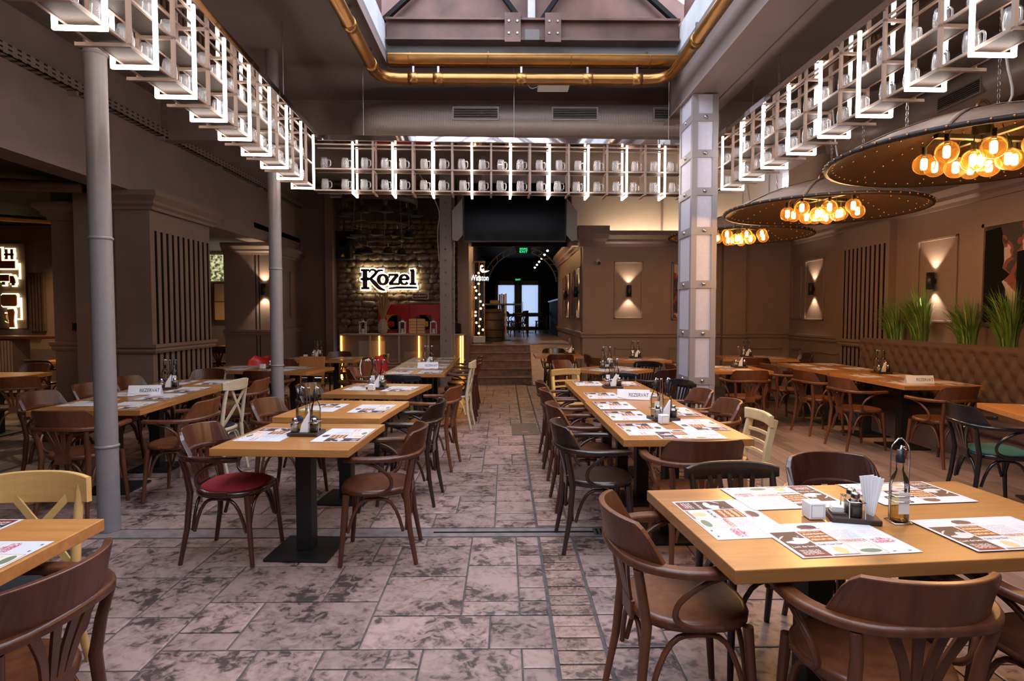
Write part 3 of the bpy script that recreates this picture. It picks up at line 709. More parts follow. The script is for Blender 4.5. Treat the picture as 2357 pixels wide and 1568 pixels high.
# ---- air ducts
def duct(label, pts, r, grilles, loc=(0, 0, 0)):
    t = thing('air_duct', label, 'duct', loc)
    MB().tube(pts, r, 24).build('duct_pipe', 'duct_metal', t)
    for (x, y, z, w, h, ax) in grilles:
        if ax == 'x':
            g = B(x-w/2-.02, x+w/2+.02, y-.012, y+.02, z-h/2-.02, z+h/2+.02).build('grille', 'duct_metal', t)
            B(x-w/2, x+w/2, y-.014, y-.010, z-h/2, z+h/2).build('opening', 'dark_void', g)
            for k in range(6): B(x-w/2, x+w/2, y-.022, y-.012, z-h/2+h*(k+.3)/6, z-h/2+h*(k+.55)/6).build('slat', 'duct_metal', g)
        else:
            g = B(x-.012, x+.02, y-w/2-.02, y+w/2+.02, z-h/2-.02, z+h/2+.02).build('grille', 'duct_metal', t)
            B(x-.014, x-.010, y-w/2, y+w/2, z-h/2, z+h/2).build('opening', 'dark_void', g)
            for k in range(6): B(x-.022, x-.012, y-w/2, y+w/2, z-h/2+h*(k+.3)/6, z-h/2+h*(k+.55)/6).build('slat', 'duct_metal', g)
def duct_mat():
    m = plain('duct_metal', (.30, .25, .225), .42, .35); nt = m.node_tree; p = nt.nodes['Principled BSDF']
    tc = nt.nodes.new('ShaderNodeTexCoord'); w = nt.nodes.new('ShaderNodeTexWave'); w.inputs['Scale'].default_value = 14; lk(nt, tc.outputs['Object'], w.inputs['Vector'])
    b = nt.nodes.new('ShaderNodeBump'); b.inputs['Strength'].default_value = .25; b.inputs['Distance'].default_value = .004; lk(nt, w.outputs['Fac'], b.inputs['Height']); lk(nt, b.outputs['Normal'], p.inputs['Normal'])
duct_mat()
el = [(-1.66-.28*math.sin(a), 8.16+.28*(1-math.cos(a)), 4.13-.12*(1-math.cos(a))) for a in (R(0), R(20), R(40), R(60), R(85))]
duct('wide round air duct across the hall above the mug rack', list(reversed(el))+[(2.0, 8.16, 4.13), (2.85, 8.16, 4.13)], .20, [(-.38, 7.955, 4.15, .57, .13, 'x'), (.92, 7.955, 4.15, .57, .13, 'x'), (2.22, 7.955, 4.15, .5, .13, 'x')])
er = [(5.35-.5*(1-math.sin(a)), 8.0+.0-.5*(1-math.cos(a))+.0, 3.98) for a in (R(0), R(30), R(60), R(90))]
duct('round air duct running above the dish pendants and tufted bench', [(4.5, 8.35, 3.98), (4.85, 8.25, 3.98), (5.1, 8.0, 3.98), (5.2, 7.6, 3.98), (5.2, -1, 3.98)], .23, [(4.975, 6.6, 3.92, .6, .13, 'y'), (4.975, 5.2, 3.92, .6, .13, 'y'), (4.975, 3.8, 3.92, .6, .13, 'y')])
t = thing('cable_tray', 'perforated metal cable tray fixed along the header beam', 'cable tray', (-4.847, 0, 4.0))
B(.0, .10, -2, 14.2, 0, .008).build('tray_bed', 'tray_metal', t); B(.092, .10, -2, 14.2, 0, .11).build('tray_side', 'tray_metal', t)
for k in range(8): B(.0, .10, k*1.7, k*1.7+.03, -.05, 0).build('bracket', 'strap_grey', t)
t = thing('ceiling_box', 'flat pale wireless box hung below the brass pipe', 'access point', (.62, 7.75, 0))
B(-.2, .2, -.13, .13, 4.40, 4.45).build('housing', 'white_paint', t, bev=.01); B(-.02, .02, -.02, .02, 4.45, 4.55).build('stem', 'steel', t)
MB().tube(spline([(-.2, 0, 4.42), (-.28, 0, 4.40), (-.33, 0, 4.46), (-.33, 0, 4.55)], 4), .006, 6, (0, 1, 0)).build('cable', 'filter_cable', t)
t = thing('wire', 'thin guy wire slanting from the ceiling to a pipe column', 'wire', (0, 0, 0)); MB().tube([(-4.8, 4.4, 4.5), (-2.87, 4.2, 3.35)], .005, 5).build('strand', 'steel', t)

# ================================================================ TABLES AND CHAIRS
def table(cx, cyy, w, d, rz, label, posts=1, grain='oak', group=None):
    t = thing('dining_table', label, 'table', (cx, cyy, 0), R(rz), group)
    B(-w/2, w/2, -d/2, d/2, .705, .75).build('table_top', grain, t, bev=.003)
    long_x = w >= d; L = max(w, d)
    big = 'big' in label; pb = .15 if big else .20
    offs = [0] if posts == 1 else [-.22, .22] if big else [-.18, .18] if 'yellow' in label else [-L/2+.40, L/2-.40]
    for o in offs:
        x, y = (o, 0) if long_x else (0, o)
        if 'bench' in label: x -= .18
        B(x-.05, x+.05, y-.05, y+.05, .018, .69).build('post', 'black_metal', t, bev=.003); B(x-.2, x+.2, y-.2, y+.2, .69, .705).build('top_plate', 'black_metal', t)
        B(x-pb, x+pb, y-pb, y+pb, .002, .018).build('base_plate', 'black_metal', t, bev=.003)
    return t
TB = {}
def T(key, cx, cyy, w, d, rz, label, posts=1, grain='oak', group=None): table(cx, cyy, w, d, rz, label, posts, grain, group); TB[key] = (cx, cyy, w, d, R(rz))
T('T1', -1.28, 3.82, .82, .80, -3.5, 'square oak table beside the red-cushioned armchair')
T('T2', -1.305, 4.90, .83, .88, -5, 'square oak table with two placemats and no condiments')
T('T3', -1.30, 6.20, .87, .90, -8, 'square oak table standing before the black chair')
T('T4a', -1.19, 8.45, .82, 1.48, 0, 'long oak table joined in a row before the mesh counter, chair end', 2, 'oak_y')
T('T4b', -1.21, 9.945, .82, 1.48, 0, 'long oak table joined in a row before the mesh counter, counter end', 2, 'oak_y')
T('T5a', -3.424, 5.555, .88, 1.5, 3, 'long oak table passing behind the thick grey pipe column', 2, 'oak_y')
T('T5b', -3.484, 6.715, .88, .80, 3, 'short oak table pushed against the long one by the slatted pilaster')
T('T6', -3.38, 8.5, 1.66, .80, -11, 'wide oak table beyond the slatted pilaster', 2)
T('T7', -3.15, 10.4, 1.25, .85, 0, 'oak table nearest the rough stone wall', 2)
T('T8', -6.63, 7.60, 1.2, .82, 0, 'bare oak table in the dim side room', 2)
T('T9', -2.15, 1.86, 1.25, .80, 0, 'oak table before the yellow cross-back chair', 2)
T('T10', 1.40, 2.25, 1.48, .83, 5, 'big oak table laid with overlapping placemats beside the plank floor', 2)
T('T11a', 1.13, 4.46, .82, 1.6, 1, 'long oak table with white cube beside the ladder-back chair', 2, 'oak_y')
T('T11b', 1.115, 6.06, .82, 1.58, 1, 'long oak table pushed end to end behind the ladder-back chair table', 2, 'oak_y')
T('T12', 1.50, 8.40, .84, .84, 41, 'square oak table turned diagonally')
T('T13', 2.30, 10.35, .95, .90, 2, 'oak table below the framed sconce on the back wall')
T('T14', 3.22, 8.45, .85, .85, 0, 'square oak table behind the riveted column')
T('T15', 4.45, 10.6, 1.25, .88, -8, 'oak table in the panelled wall corner', 2)
T('T16a', 4.74, 7.10, .88, 1.5, 0, 'long oak table with reserved sign beside the tufted bench', 2, 'oak_y')
T('T16b', 4.74, 8.61, .88, 1.48, 0, 'long oak table beside the end of the tufted bench', 2, 'oak_y')
T('T17', 4.41, 4.64, .80, .85, -15, 'oak table beside the black chair with teal seat', 1)
T('T18', 1.0, 11.3, .88, .88, 0, 'small oak table at the foot of the ramp')

def seat_outline(w, d, n=28, p=2.6):
    return [(w/2*abs(math.cos(a))**(2/p)*(1 if math.cos(a) > 0 else -1)*(1-.10*(-math.sin(a) > 0)*(-math.sin(a))), d/2*abs(math.sin(a))**(2/p)*(1 if math.sin(a) > 0 else -1)) for a in [2*PI*k/n for k in range(n)]]
def seat_mb(w, d, z, th, dish=.006, dome=0):
    o = seat_outline(w, d); n = len(o); m = MB(); rings = [(1.0, z-th), (1.01, z-th*.4), (.985, z), (.90, z+.001+dome*.35), (.6, z-dish+dome*.8), (.25, z-dish*1.2+dome)]
    vs = [(x*s, y*s, zz) for s, zz in rings for x, y in o]
    fs = [(i*n+k, i*n+(k+1) % n, (i+1)*n+(k+1) % n, (i+1)*n+k) for i in range(len(rings)-1) for k in range(n)]
    fs += [tuple(range((len(rings)-1)*n, len(rings)*n)), tuple(reversed(range(n)))]
    return m.add(vs, fs, True)
def common_legs(t, wd, fw=.185, spread=.02, loops=True):
    for s in (-1, 1):
        MB().tube([(s*fw, .165, .43), (s*(fw+.008), .178, .25), (s*(fw+spread), .20, .0)], [.020, .0175, .0135], 8, (0, 1, 0)).build('leg', wd, t)
    if loops:
        def br(a, b, name='brace'):
            a = Vector(a); b = Vector(b); mid = (a+b)/2; pts = []
            for k in range(13):
                u = -1+2*k/12; p = mid+(b-a)/2*math.copysign(abs(u)**.75, u); p.z = .20+.205*(1-abs(u)**2.6); pts.append(p*1.0)
            MB().tube(pts, .0105, 6, (0, 0, 1) if abs(a.x-b.x) < .1 else (0, 0, 1)).build(name, wd, t)
        br((-fw+.01, .17, .2), (fw-.01, .17, .2)); br((-fw, .155, .2), (-.175, -.175, .2)); br((fw, .155, .2), (.175, -.175, .2)); br((-.16, -.195, .2), (.16, -.195, .2))
def armchair(wd, seat_mat, padded=False):
    t = thing('armchair', 'x', 'chair')
    seat_mb(.44, .43, .462 if not padded else .452, .034).build('seat', wd if padded else seat_mat, t)
    if padded: seat_mb(.40, .385, .462, .016, 0, .03).build('cushion', seat_mat, t)
    common_legs(t, wd)
    for s in (-1, 1):
        MB().tube([(s*.20, -.255, 0), (s*.185, -.215, .22), (s*.178, -.195, .44), (s*.183, -.215, .56), (s*.20, -.235, .655)], [.0135, .0175, .020, .018, .017], 8, (0, 1, 0)).build('leg', wd, t)
    # bent arm rail: one horseshoe
    pth = [(.262, .15), (.278, .07), (.284, -.03), (.268, -.12), (.222, -.20), (.14, -.256), (0, -.278)]
    full = [(x, y, .668+.012*(1-min(1, abs(x)/.25))) for x, y in pth]+[(-x, y, .668+.012*(1-min(1, abs(x)/.25))) for x, y in reversed(pth[:-1])]
    full = spline(full, 3); N = len(full)
    def sec(i):
        e = min(i, N-1-i)/(N-1); w = .027 if .08 < e else .022+.004*(e/.08); return [(-w, -.014), (w, -.014), (w+.001, .006), (w-.006, .015), (-w+.006, .015), (-w-.001, .006)]
    MB().sweep(full, sec, smooth=False).build('arm_rail', wd, t, bev=.004)
    # solid curved top rail with slanted ends
    K = 22; vs = []
    def ell(a, r): return (r*.272*math.sin(a), -(r*.276*math.cos(a)**1.0)+.0)
    for k in range(K+1):
        u = -1+2*k/K; a = u*R(58); at = u*R(50)
        h = .128 if abs(u) < .86 else .128-.04*(abs(u)-.86)/.14
        sag = .012*(1-u*u)
        lx, ly = ell(a, .965); ox, oy = ell(a, 1.075); tx, ty = ell(at, 1.05); ux, uy = ell(at, 1.13)
        vs += [(lx, ly, .680), (ox, oy, .680), (ux, uy-.012, .680+h+sag), (tx, ty-.012, .680+h+sag+.002)]
    fs = [(k*4+q, k*4+(q+1) % 4, (k+1)*4+(q+1) % 4, (k+1)*4+q) for k in range(K) for q in range(4)]+[(3, 2, 1, 0), (K*4, K*4+1, K*4+2, K*4+3)]
    MB().add(vs, fs).build('top_rail', wd, t, bev=.005)
    for k in range(4):
        u = (k-1.5)/1.5
        p0 = (u*.036, -.212, .455); p1 = (u*.062, -.232, .56); p2 = (u*.115, -.262+.012*u*u, .668)
        MB().sweep(spline([p0, p1, p2], 4), lambda i: [(-.011-.006*i/8, -.005), (.011+.006*i/8, -.005), (.011+.006*i/8, .005), (-.011-.006*i/8, .005)], (0, 1, 0), smooth=False).build('back_slat', wd, t)
    MB().box(-.062, .062, -.222, -.204, .40, .472).build('slat_shoe', wd, t, bev=.004)
    for s in (-1, 1):
        MB().tube(spline([(s*.275, .055, .655), (s*.272, -.03, .625), (s*.258, -.105, .56), (s*.235, -.11, .49), (s*.225, -.05, .45), (s*.222, .06, .446)], 4), .0115, 6, (1, 0, 0)).build('arm_loop', wd, t)
    return Proto(t)
def cross_chair(wd, seat_mat, rh=.052):
    t = thing('cross_back_chair', 'x', 'chair')
    seat_mb(.43, .42, .445, .032).build('seat', wd, t); seat_mb(.385, .375, .458, .016, 0, .02).build('cushion', seat_mat, t)
    common_legs(t, wd)
    for s in (-1, 1): MB().tube([(s*.19, -.25, 0), (s*.185, -.205, .22), (s*.182, -.19, .45), (s*.178, -.225, .70), (s*.172, -.262, .89)], [.014, .0175, .020, .0185, .0165], 8, (0, 1, 0)).build('leg', wd, t)
    pts = [(x, -.235-.05*(1-(x/.22)**2), .855) for x in [-.225+.45*k/12 for k in range(13)]]
    MB().sweep(pts, lambda i: [(-.011, -rh+.016*(abs(i-6)/6)**3), (.011, -rh+.016*(abs(i-6)/6)**3), (.011, rh-.02*(abs(i-6)/6)**3), (-.011, rh-.02*(abs(i-6)/6)**3)], smooth=False).build('top_rail', wd, t, bev=.005)
    for s in (-1, 1):
        MB().sweep(spline([(s*.13, -.268, .83), (s*.02, -.252, .69), (s*-.10, -.225, .56), (s*-.172, -.20, .475)], 4), [(-.016, -.004), (.016, -.004), (.016, .004), (-.016, .004)], (0, 1, 0), smooth=False).build('cross_strap', wd, t)
    return Proto(t)
def ladder_chair(wd):
    t = thing('ladder_back_chair', 'x', 'chair')
    seat_mb(.41, .40, .455, .03).build('seat', wd, t)
    for s in (-1, 1):
        MB().bar((s*.165, .155, 0), (s*.165, .155, .43), .036, .036, (0, 1, 0)).build('leg', wd, t, bev=.004)
        MB().sweep([(s*.175, -.215, 0), (s*.175, -.185, .44), (s*.175, -.20, .60), (s*.175, -.245, .80)], [(-.017, -.022), (.017, -.022), (.017, .022), (-.017, .022)], (0, 1, 0), smooth=False).build('leg', wd, t, bev=.003)
    for z, y in ((.545, -.197), (.615, -.205), (.685, -.221)):
        MB().sweep([(-.16, y, z), (-.08, y-.018, z), (0, y-.024, z), (.08, y-.018, z), (.16, y, z)], [(-.007, -.011), (.007, -.011), (.007, .011), (-.007, .011)], smooth=False).build('rung', wd, t)
    MB().sweep([(-.20, -.215, .79), (-.1, -.236, .795), (0, -.244, .797), (.1, -.236, .795), (.20, -.215, .79)], [(-.014, -.04), (.014, -.04), (.014, .04), (-.014, .04)], smooth=False).build('top_rail', wd, t, bev=.01)
    B(-.16, .16, .145, .165, .38, .425).build('apron', wd, t); B(-.165, -.15, -.18, .15, .20, .23).build('stretcher', wd, t); B(.15, .165, -.18, .15, .20, .23).build('stretcher', wd, t)
    return Proto(t)
def rail_chair(wd, seat_mat, cushion=None):
    """armless bentwood chair with one broad rounded top rail and vertical slats"""
    t = thing('bentwood_chair', 'x', 'chair')
    seat_mb(.42, .41, .46, .034).build('seat', seat_mat, t)
    if cushion: seat_mb(.38, .36, .466, .012, 0, .02).build('cushion', cushion, t)
    common_legs(t, wd)
    for s in (-1, 1): MB().tube([(s*.19, -.25, 0), (s*.182, -.205, .22), (s*.18, -.19, .45), (s*.20, -.225, .66), (s*.205, -.255, .76)], [.014, .0175, .020, .0175, .014], 8, (0, 1, 0)).build('leg', wd, t)
    pts = [(x, -.24-.055*(1-(x/.24)**2), .755) for x in [-.235+.47*k/14 for k in range(15)]]
    MB().sweep(pts, lambda i: [(-.014, -.045+.02*(abs(i-7)/7)**4), (.014, -.045+.02*(abs(i-7)/7)**4), (.014, .045-.02*(abs(i-7)/7)**4), (-.014, .045-.02*(abs(i-7)/7)**4)], smooth=True).build('top_rail', wd, t, bev=.008)
    for k in range(5):
        u = (k-2)/2; MB().bar((u*.07, -.20, .455), (u*.11, -.282+.02*u*u, .735), .022, .010, (0, 1, 0)).build('back_slat', wd, t)
    return Proto(t)
def board_chair(wd):
    t = thing('board_back_chair', 'x', 'chair')
    B(-.21, .21, -.20, .21, .43, .46).build('seat', wd, t, bev=.01)
    for s in (-1, 1):
        MB().bar((s*.18, .17, 0), (s*.18, .17, .43), .036, .036, (0, 1, 0)).build('leg', wd, t); MB().sweep([(s*.18, -.20, 0), (s*.18, -.18, .45), (s*.18, -.235, .84)], [(-.016, -.02), (.016, -.02), (.016, .02), (-.016, .02)], (0, 1, 0), smooth=False).build('leg', wd, t)
    MB().add([(-.2, -.165, .56), (.2, -.165, .56), (.2, -.225, .86), (-.2, -.225, .86), (-.2, -.185, .56), (.2, -.185, .56), (.2, -.245, .86), (-.2, -.245, .86)], [(0, 1, 2, 3), (7, 6, 5, 4), (0, 4, 5, 1), (3, 2, 6, 7), (0, 3, 7, 4), (1, 5, 6, 2)]).build('back_board', wd, t, bev=.006)
    return Proto(t)
def shell_chair(shell, inner):
    t = thing('shell_chair', 'x', 'chair'); vs = []; n, mm = 12, 10
    for j in range(mm+1):
        v = j/mm
        y = .22-.42*min(1, v/.55); z = .45 if v < .5 else .45+.40*((v-.5)/.5)**1.1
        if v > .5: y = -.17-.10*(v-.5)/.5
        w = .23*(1-.15*abs(v-.4)) * (1 if v < .8 else math.sqrt(max(.05, 1-((v-.8)/.2)**2*.75)))
        for i in range(n+1):
            u = -1+2*i/n; vs.append((u*w, y+(.06*u*u if v > .5 else 0), z+.05*u*u*(1-.6*abs(v-.5))))
    fs = [(j*(n+1)+i, j*(n+1)+i+1, (j+1)*(n+1)+i+1, (j+1)*(n+1)+i) for j in range(mm) for i in range(n)]
    o = MB().add(vs, fs, True).build('shell', shell, t); s = o.modifiers.new('thick', 'SOLIDIFY'); s.thickness = .012
    vs2 = [(x*.93, y+.012, z+.008) for x, y, z in vs]
    if inner != shell: MB().add(vs2, fs, True).build('lining', inner, t)
    for a in (-1, 1):
        for b in (.16, -.14): MB().tube([(a*.12, b*.8, .45), (a*.2, b*1.35, 0)], .011, 6, (0, 1, 0)).build('leg', 'black_metal', t)
    return Proto(t)
AC_B = armchair('chair_brown', 'chair_brown'); AC_L = armchair('chair_light', 'chair_light'); AC_D = armchair('chair_dark', 'chair_dark')
AC_R = armchair('chair_red', 'red_velvet', True); AC_B2 = armchair('chair_brown', 'red_velvet', True)
AC_K = armchair('chair_black', 'teal_cushion', True)
CB_C = cross_chair('chair_cream', 'black_cushion'); CB_Y = cross_chair('chair_yellow', 'black_cushion', .078)
LD = ladder_chair('chair_pine'); LY = ladder_chair('chair_yellow')
RC_D = rail_chair('chair_dark', 'chair_dark'); RC_K = rail_chair('chair_black', 'chair_black'); BD = board_chair('chair_orange')
SH_R = shell_chair('red_plastic', 'red_plastic'); SH_W = shell_chair('white_paint', 'chair_light')
def C(p, x, y, face, label, group=None): p.put((x, y, .001), R(face-90), label, group)
# face: heading in degrees, 0 = +x (right), 90 = away from the camera, 180 = left
C(AC_R, -1.71, 3.78, -4, 'dark red armchair with red velvet seat at the square table')
C(AC_B, -.81, 3.77, 184, 'brown fan-back armchair facing the red-cushioned armchair across the square table')
C(AC_B, -1.76, 4.93, -8, 'brown fan-back armchair at the condiment-free table, pipe column side')
C(AC_D, -.80, 4.88, 176, 'dark brown armchair at the condiment-free square table, aisle side')
C(AC_D, -1.77, 6.0, -10, 'very dark armchair at the square table before the black chair, column side')
C(AC_L, -.74, 5.95, 172, 'light brown armchair at the square table before the black chair, aisle side')
C(RC_K, -1.25, 7.42, 90, 'black bentwood chair at the head of the counter table row')
C(CB_C, -.68, 8.0, 176, 'cream cross-back chair at the counter table row, aisle side')
C(AC_B, -.66, 8.62, 180, 'brown armchair just behind the cream cross-back chair at the counter tables', 'aisle armchairs of the counter tables')
for y in (9.3, 9.95): C(AC_B, -.68, y, 180, 'dim brown armchair between the cream chair and the counter, aisle side', 'dim aisle armchairs of the counter tables')
C(SH_W, -1.80, 8.5, -15, 'white shell chair with tan lining at the counter tables')
C(SH_R, -1.74, 9.2, -10, 'red shell chair at the counter tables beside the white shell chair')
C(AC_B, -1.76, 7.85, 5, 'dark armchair between the black chair and the white shell chair')
C(AC_L, -1.82, 10.0, 0, 'light brown armchair behind the red shell chair at the counter tables')
C(AC_L, -3.30, 4.68, 88, 'brown fan-back armchair at the table head, cut by the pipe column')
C(AC_B, -4.02, 5.45, -4, 'brown armchair on the side-room side of the column-crossed long table', 'side-room side armchairs of the long table')
C(AC_B2, -4.02, 6.10, 0, 'brown armchair with red seat on the side-room side of the long table')
C(AC_B, -4.06, 6.80, -4, 'brown armchair on the side-room side of the column-crossed long table', 'side-room side armchairs of the long table')
C(AC_L, -2.74, 5.02, 183, 'brown armchair next to the cream cross-back chair, thick pipe column side')
C(CB_C, -2.82, 5.75, 176, 'cream cross-back chair with dark seat at the column-crossed long table')
C(AC_L, -2.93, 6.58, 186, 'brown armchair behind the cream cross-back chair at the long table')
C(AC_B, -3.80, 7.45, -92, 'reddish brown armchair between the long table and the wide table')
C(AC_B, -3.05, 7.72, 86, 'brown armchair facing the orange board-back chair across the wide table')
C(SH_R, -3.75, 9.12, -80, 'red shell chair at the wide table beyond the pilaster')
C(BD, -3.02, 9.12, -92, 'orange board-back chair at the wide table beyond the pilaster')
C(AC_L, -2.42, 9.50, -150, 'light brown armchair next to the orange board-back chair')
C(AC_D, -2.36, 10.5, 178, 'dark armchair between the orange chair and the glowing counter')
C(AC_B, -3.55, 9.75, 88, 'brown armchair at the stone wall table, wide table side')
C(AC_B, -3.1, 11.0, -90, 'brown armchair between stone wall table and counter')
C(AC_L, -5.72, 7.0, 130, 'light brown armchair at the bare table in the side room')
C(LY, -5.55, 5.75, 150, 'yellow chair at the edge of the dim side room')
C(AC_B, -6.7, 8.35, -95, 'reddish brown armchair behind the bare side-room table')
C(CB_Y, -2.02, 2.34, -88, 'yellow cross-back chair with black seat behind its oak table'); CB_Y.root.scale = (1, 1, .9)
C(AC_B, -1.52, 1.72, 176, 'large brown fan-back armchair at the end of the yellow chair table')
C(AC_L, .68, 2.22, 3, 'brown fan-back armchair at the end of the big placemat table')
C(RC_D, 1.13, 2.63, -86, 'dark bentwood chair with rounded rail behind the big placemat table')
C(AC_R, 1.64, 2.72, -86, 'red-brown armchair behind the big placemat table, near the oil bottle')
C(AC_L, 1.16, 1.84, 92, 'light brown fan-back armchair facing the dark rounded-rail chair across the big placemat table')
C(AC_B, 1.84, 1.86, 98, 'dark brown armchair facing the red-brown armchair across the big placemat table')
C(AC_D, .62, 3.93, 2, 'almost black bentwood armchair at the corner of the cube table')
for y, l in ((4.72, 'first'), (5.62, 'second'), (6.30, 'third')): C(AC_B, .64, y, 2, 'brown armchair %s behind the almost black one in the aisle row' % l)
C(AC_L, 1.14, 3.60, 92, 'light brown armchair at the head of the cube table')
C(LD, 1.60, 4.22, 182, 'pale pine ladder-back chair at the corner of the cube table')
C(AC_L, 1.62, 4.88, 182, 'brown armchair beyond the ladder-back chair, riveted column side', 'column side armchairs of the cube tables')
C(AC_L, 1.62, 5.55, 184, 'brown armchair beyond the ladder-back chair, riveted column side', 'column side armchairs of the cube tables')
C(RC_K, 1.72, 6.45, 200, 'black bentwood chair beside the riveted column')
C(LY, .84, 7.28, -70, 'yellow slat-back chair between the cube tables and the diagonal table')
C(RC_K, 1.40, 7.14, -95, 'black bentwood chair next to the yellow slat-back chair')
C(AC_R, 1.93, 7.80, 130, 'red-brown armchair at the diagonal table, riveted column side')
C(AC_B, 1.02, 8.92, -45, 'brown armchair at the diagonal table, stairs side')
C(RC_K, 2.02, 8.92, -135, 'black bentwood chair at the diagonal table, back wall side')
C(AC_B, 1.70, 10.45, 0, 'brown armchair at the back sconce table, stairs side')
C(AC_L, 1.72, 9.75, 30, 'light armchair near the corner of the back sconce table')
C(AC_B, 2.92, 10.3, 180, 'brown armchair at the back sconce table, column side')
C(AC_B, .98, 10.68, 90, 'brown armchair at the ramp table, back turned to the hall')
C(AC_D, 1.0, 11.95, -90, 'dark armchair between the ramp table and the ramp')
C(AC_L, 3.12, 7.72, 88, 'brown fan-back armchair at the square table behind the riveted column')
C(AC_B, 2.62, 8.5, 0, 'dim brown armchair tucked between riveted column and square table')
C(AC_L, 4.0, 8.50, 8, 'brown fan-back armchair first from the pilaster along the bench table', None)
C(AC_L, 4.02, 7.55, 6, 'brown fan-back armchair middle of three along the bench table', None)
C(AC_L, 4.02, 6.72, 4, 'brown fan-back armchair last of three along the bench table, by its reserved sign')
C(AC_L, 4.45, 6.02, 100, 'brown armchair at the head of the bench table')
C(AC_K, 3.86, 4.62, -12, 'black armchair with teal seat cushion')
C(AC_R, 5.25, 10.75, 180, 'red-brown armchair in the panelled corner')
C(AC_B, 4.1, 9.85, 80, 'brown armchair between the panelled corner table and the bench table')
# ================================================================ TABLEWARE
D = {'T1': 'the red-cushioned armchair table', 'T2': 'the condiment-free table', 'T3': 'the table before the black chair', 'T4': 'the counter table row', 'T5': 'the column-crossed long table',
     'T6': 'the wide table beyond the pilaster', 'T7': 'the stone wall table', 'T9': 'the yellow chair table', 'T10': 'the big placemat table', 'T11': 'the cube table', 'T11b': 'the reserved cube table',
     'T12': 'the diagonal table', 'T13': 'the back sconce table', 'T14': 'the table behind riveted column', 'T15': 'the panelled corner table', 'T16': 'the bench table', 'T17': 'the teal chair table', 'T18': 'the ramp table'}
def loc_on(key, lx, ly):
    cx, cyy, w, d, a = TB[key]; return cx+lx*math.cos(a)-ly*math.sin(a), cyy+lx*math.sin(a)+ly*math.cos(a), a
mat_me = B(-.21, .21, -.1485, .1485, 0, .0008).mesh('placemat', 'placemat')
SIDE = {'T1': {-90: 'red armchair side', 90: 'brown armchair side'}, 'T4': {-90: 'shell chair side', 90: 'aisle side'}, 'T5': {-90: 'side-room side', 90: 'aisle side'}, 'T6': {180: 'board-back chair side', 0: 'long table side'},
        'T7': {0: 'wide table side', 180: 'counter side'}, 'T9': {180: 'yellow chair side', 90: 'brown armchair side'}, 'T16': {-90: 'armchair side', 90: 'bench side'}, 'T12': {-90: 'yellow chair side', 90: 'back wall side', 0: 'column side'}, 'T15': {0: 'bench table side', 180: 'wall side'}, 'T14': {0: 'armchair side', 180: 'wall side'}}
T10_MATS = ['at its fan-back armchair end', 'before its light fan-back armchair', 'beside the dark rounded-rail chair', 'behind the oil bottle', 'before its dark brown armchair']
def mats(key, dk, spots, words=False):
    for k, (lx, ly, r) in enumerate(spots):
        x, y, a = loc_on(key, lx, ly); rz = a+R(r)+random.uniform(-.02, .02)
        o = obj('placemat', mat_me, None, (x, y, .7507+.0009*k), rz)
        sd = T10_MATS[k] if dk == 'T10' else SIDE.get(dk, {-90: 'aisle side' if 'T11' in dk else 'pipe column side', 90: 'riveted column side' if 'T11' in dk else 'aisle side', 0: 'ladder-back chair end' if 'T11' in dk else 'hall side', 180: 'wall side'})[r]
        l = 'printed paper placemat on '+D[dk]+', '+sd
        tag(o, l, 'placemat', 'placemats on '+D[dk]+', '+sd)
        if words:
            for body, u, v, s, m, sx in (('Luni de bere', -.148, -.062, .020, 'text_white', .85), ('Craft Your Day!', -.048, -.052, .017, 'text_dark', .8), ('VINEROTECA', .050, -.030, .020, 'text_red', .75), ('DE\nDUMINICA', .152, -.035, .022, 'text_red', .75)):
                text('lettering', body, s, m, o, (u, v, .0012), (0, 0, 0), .0001, sx=sx)
mats('T1', 'T1', [(-.23, .01, -90), (.25, .01, 90)]); mats('T2', 'T2', [(-.2, .03, -90), (.22, .0, 90)]); mats('T3', 'T3', [(-.2, .05, -90), (.22, .0, 90)])
mats('T4a', 'T4', [(-.2, -.52, -90), (.2, -.5, 90), (-.2, .1, -90), (.2, .12, 90), (.2, .56, 90)]); mats('T4b', 'T4', [(-.2, -.42, -90), (.2, -.2, 90), (-.2, .3, -90), (.2, .4, 90)])
mats('T5a', 'T5', [(.2, -.48, 90), (-.23, -.3, -90), (.2, .05, 90), (-.22, .28, -90), (.21, .55, 90)]); mats('T5b', 'T5', [(.2, .05, 90), (-.2, .05, -90)])
mats('T6', 'T6', [(-.45, .2, 180), (-.4, -.2, 0), (.35, .2, 180), (.3, -.2, 0)]); mats('T7', 'T7', [(-.35, .0, 0), (.35, .05, 180)])
mats('T9', 'T9', [(.12, .24, 180), (.46, -.04, 90)], True)
mats('T10', 'T10', [(-.54, .035, -90), (-.277, -.20, 0), (-.20, .255, 180), (.36, .26, 180), (.32, -.215, 0)], True)
mats('T11a', 'T11', [(-.2, -.46, -90), (.04, -.64, 0), (.22, -.32, 90), (-.2, .05, -90), (.22, .22, 90), (-.2, .55, -90)]); mats('T11b', 'T11b', [(-.2, -.42, -90), (.2, -.4, 90), (-.18, .55, -90), (.2, .5, 90)])
mats('T12', 'T12', [(-.24, .0, -90), (.24, .0, 90), (0, -.26, 0)]); mats('T13', 'T13', [(-.2, -.24, 0), (.2, -.24, 0)]); mats('T14', 'T14', [(0, -.24, 0), (-.1, .24, 180)])
mats('T15', 'T15', [(-.3, -.2, 0), (.25, -.2, 0), (.2, .22, 180)]); mats('T16a', 'T16', [(-.25, -.45, -90), (.24, -.5, 90), (-.25, .3, -90), (.24, .2, 90)]); mats('T16b', 'T16', [(-.25, -.2, -90), (.24, -.3, 90), (-.25, .4, -90), (.24, .4, 90)])
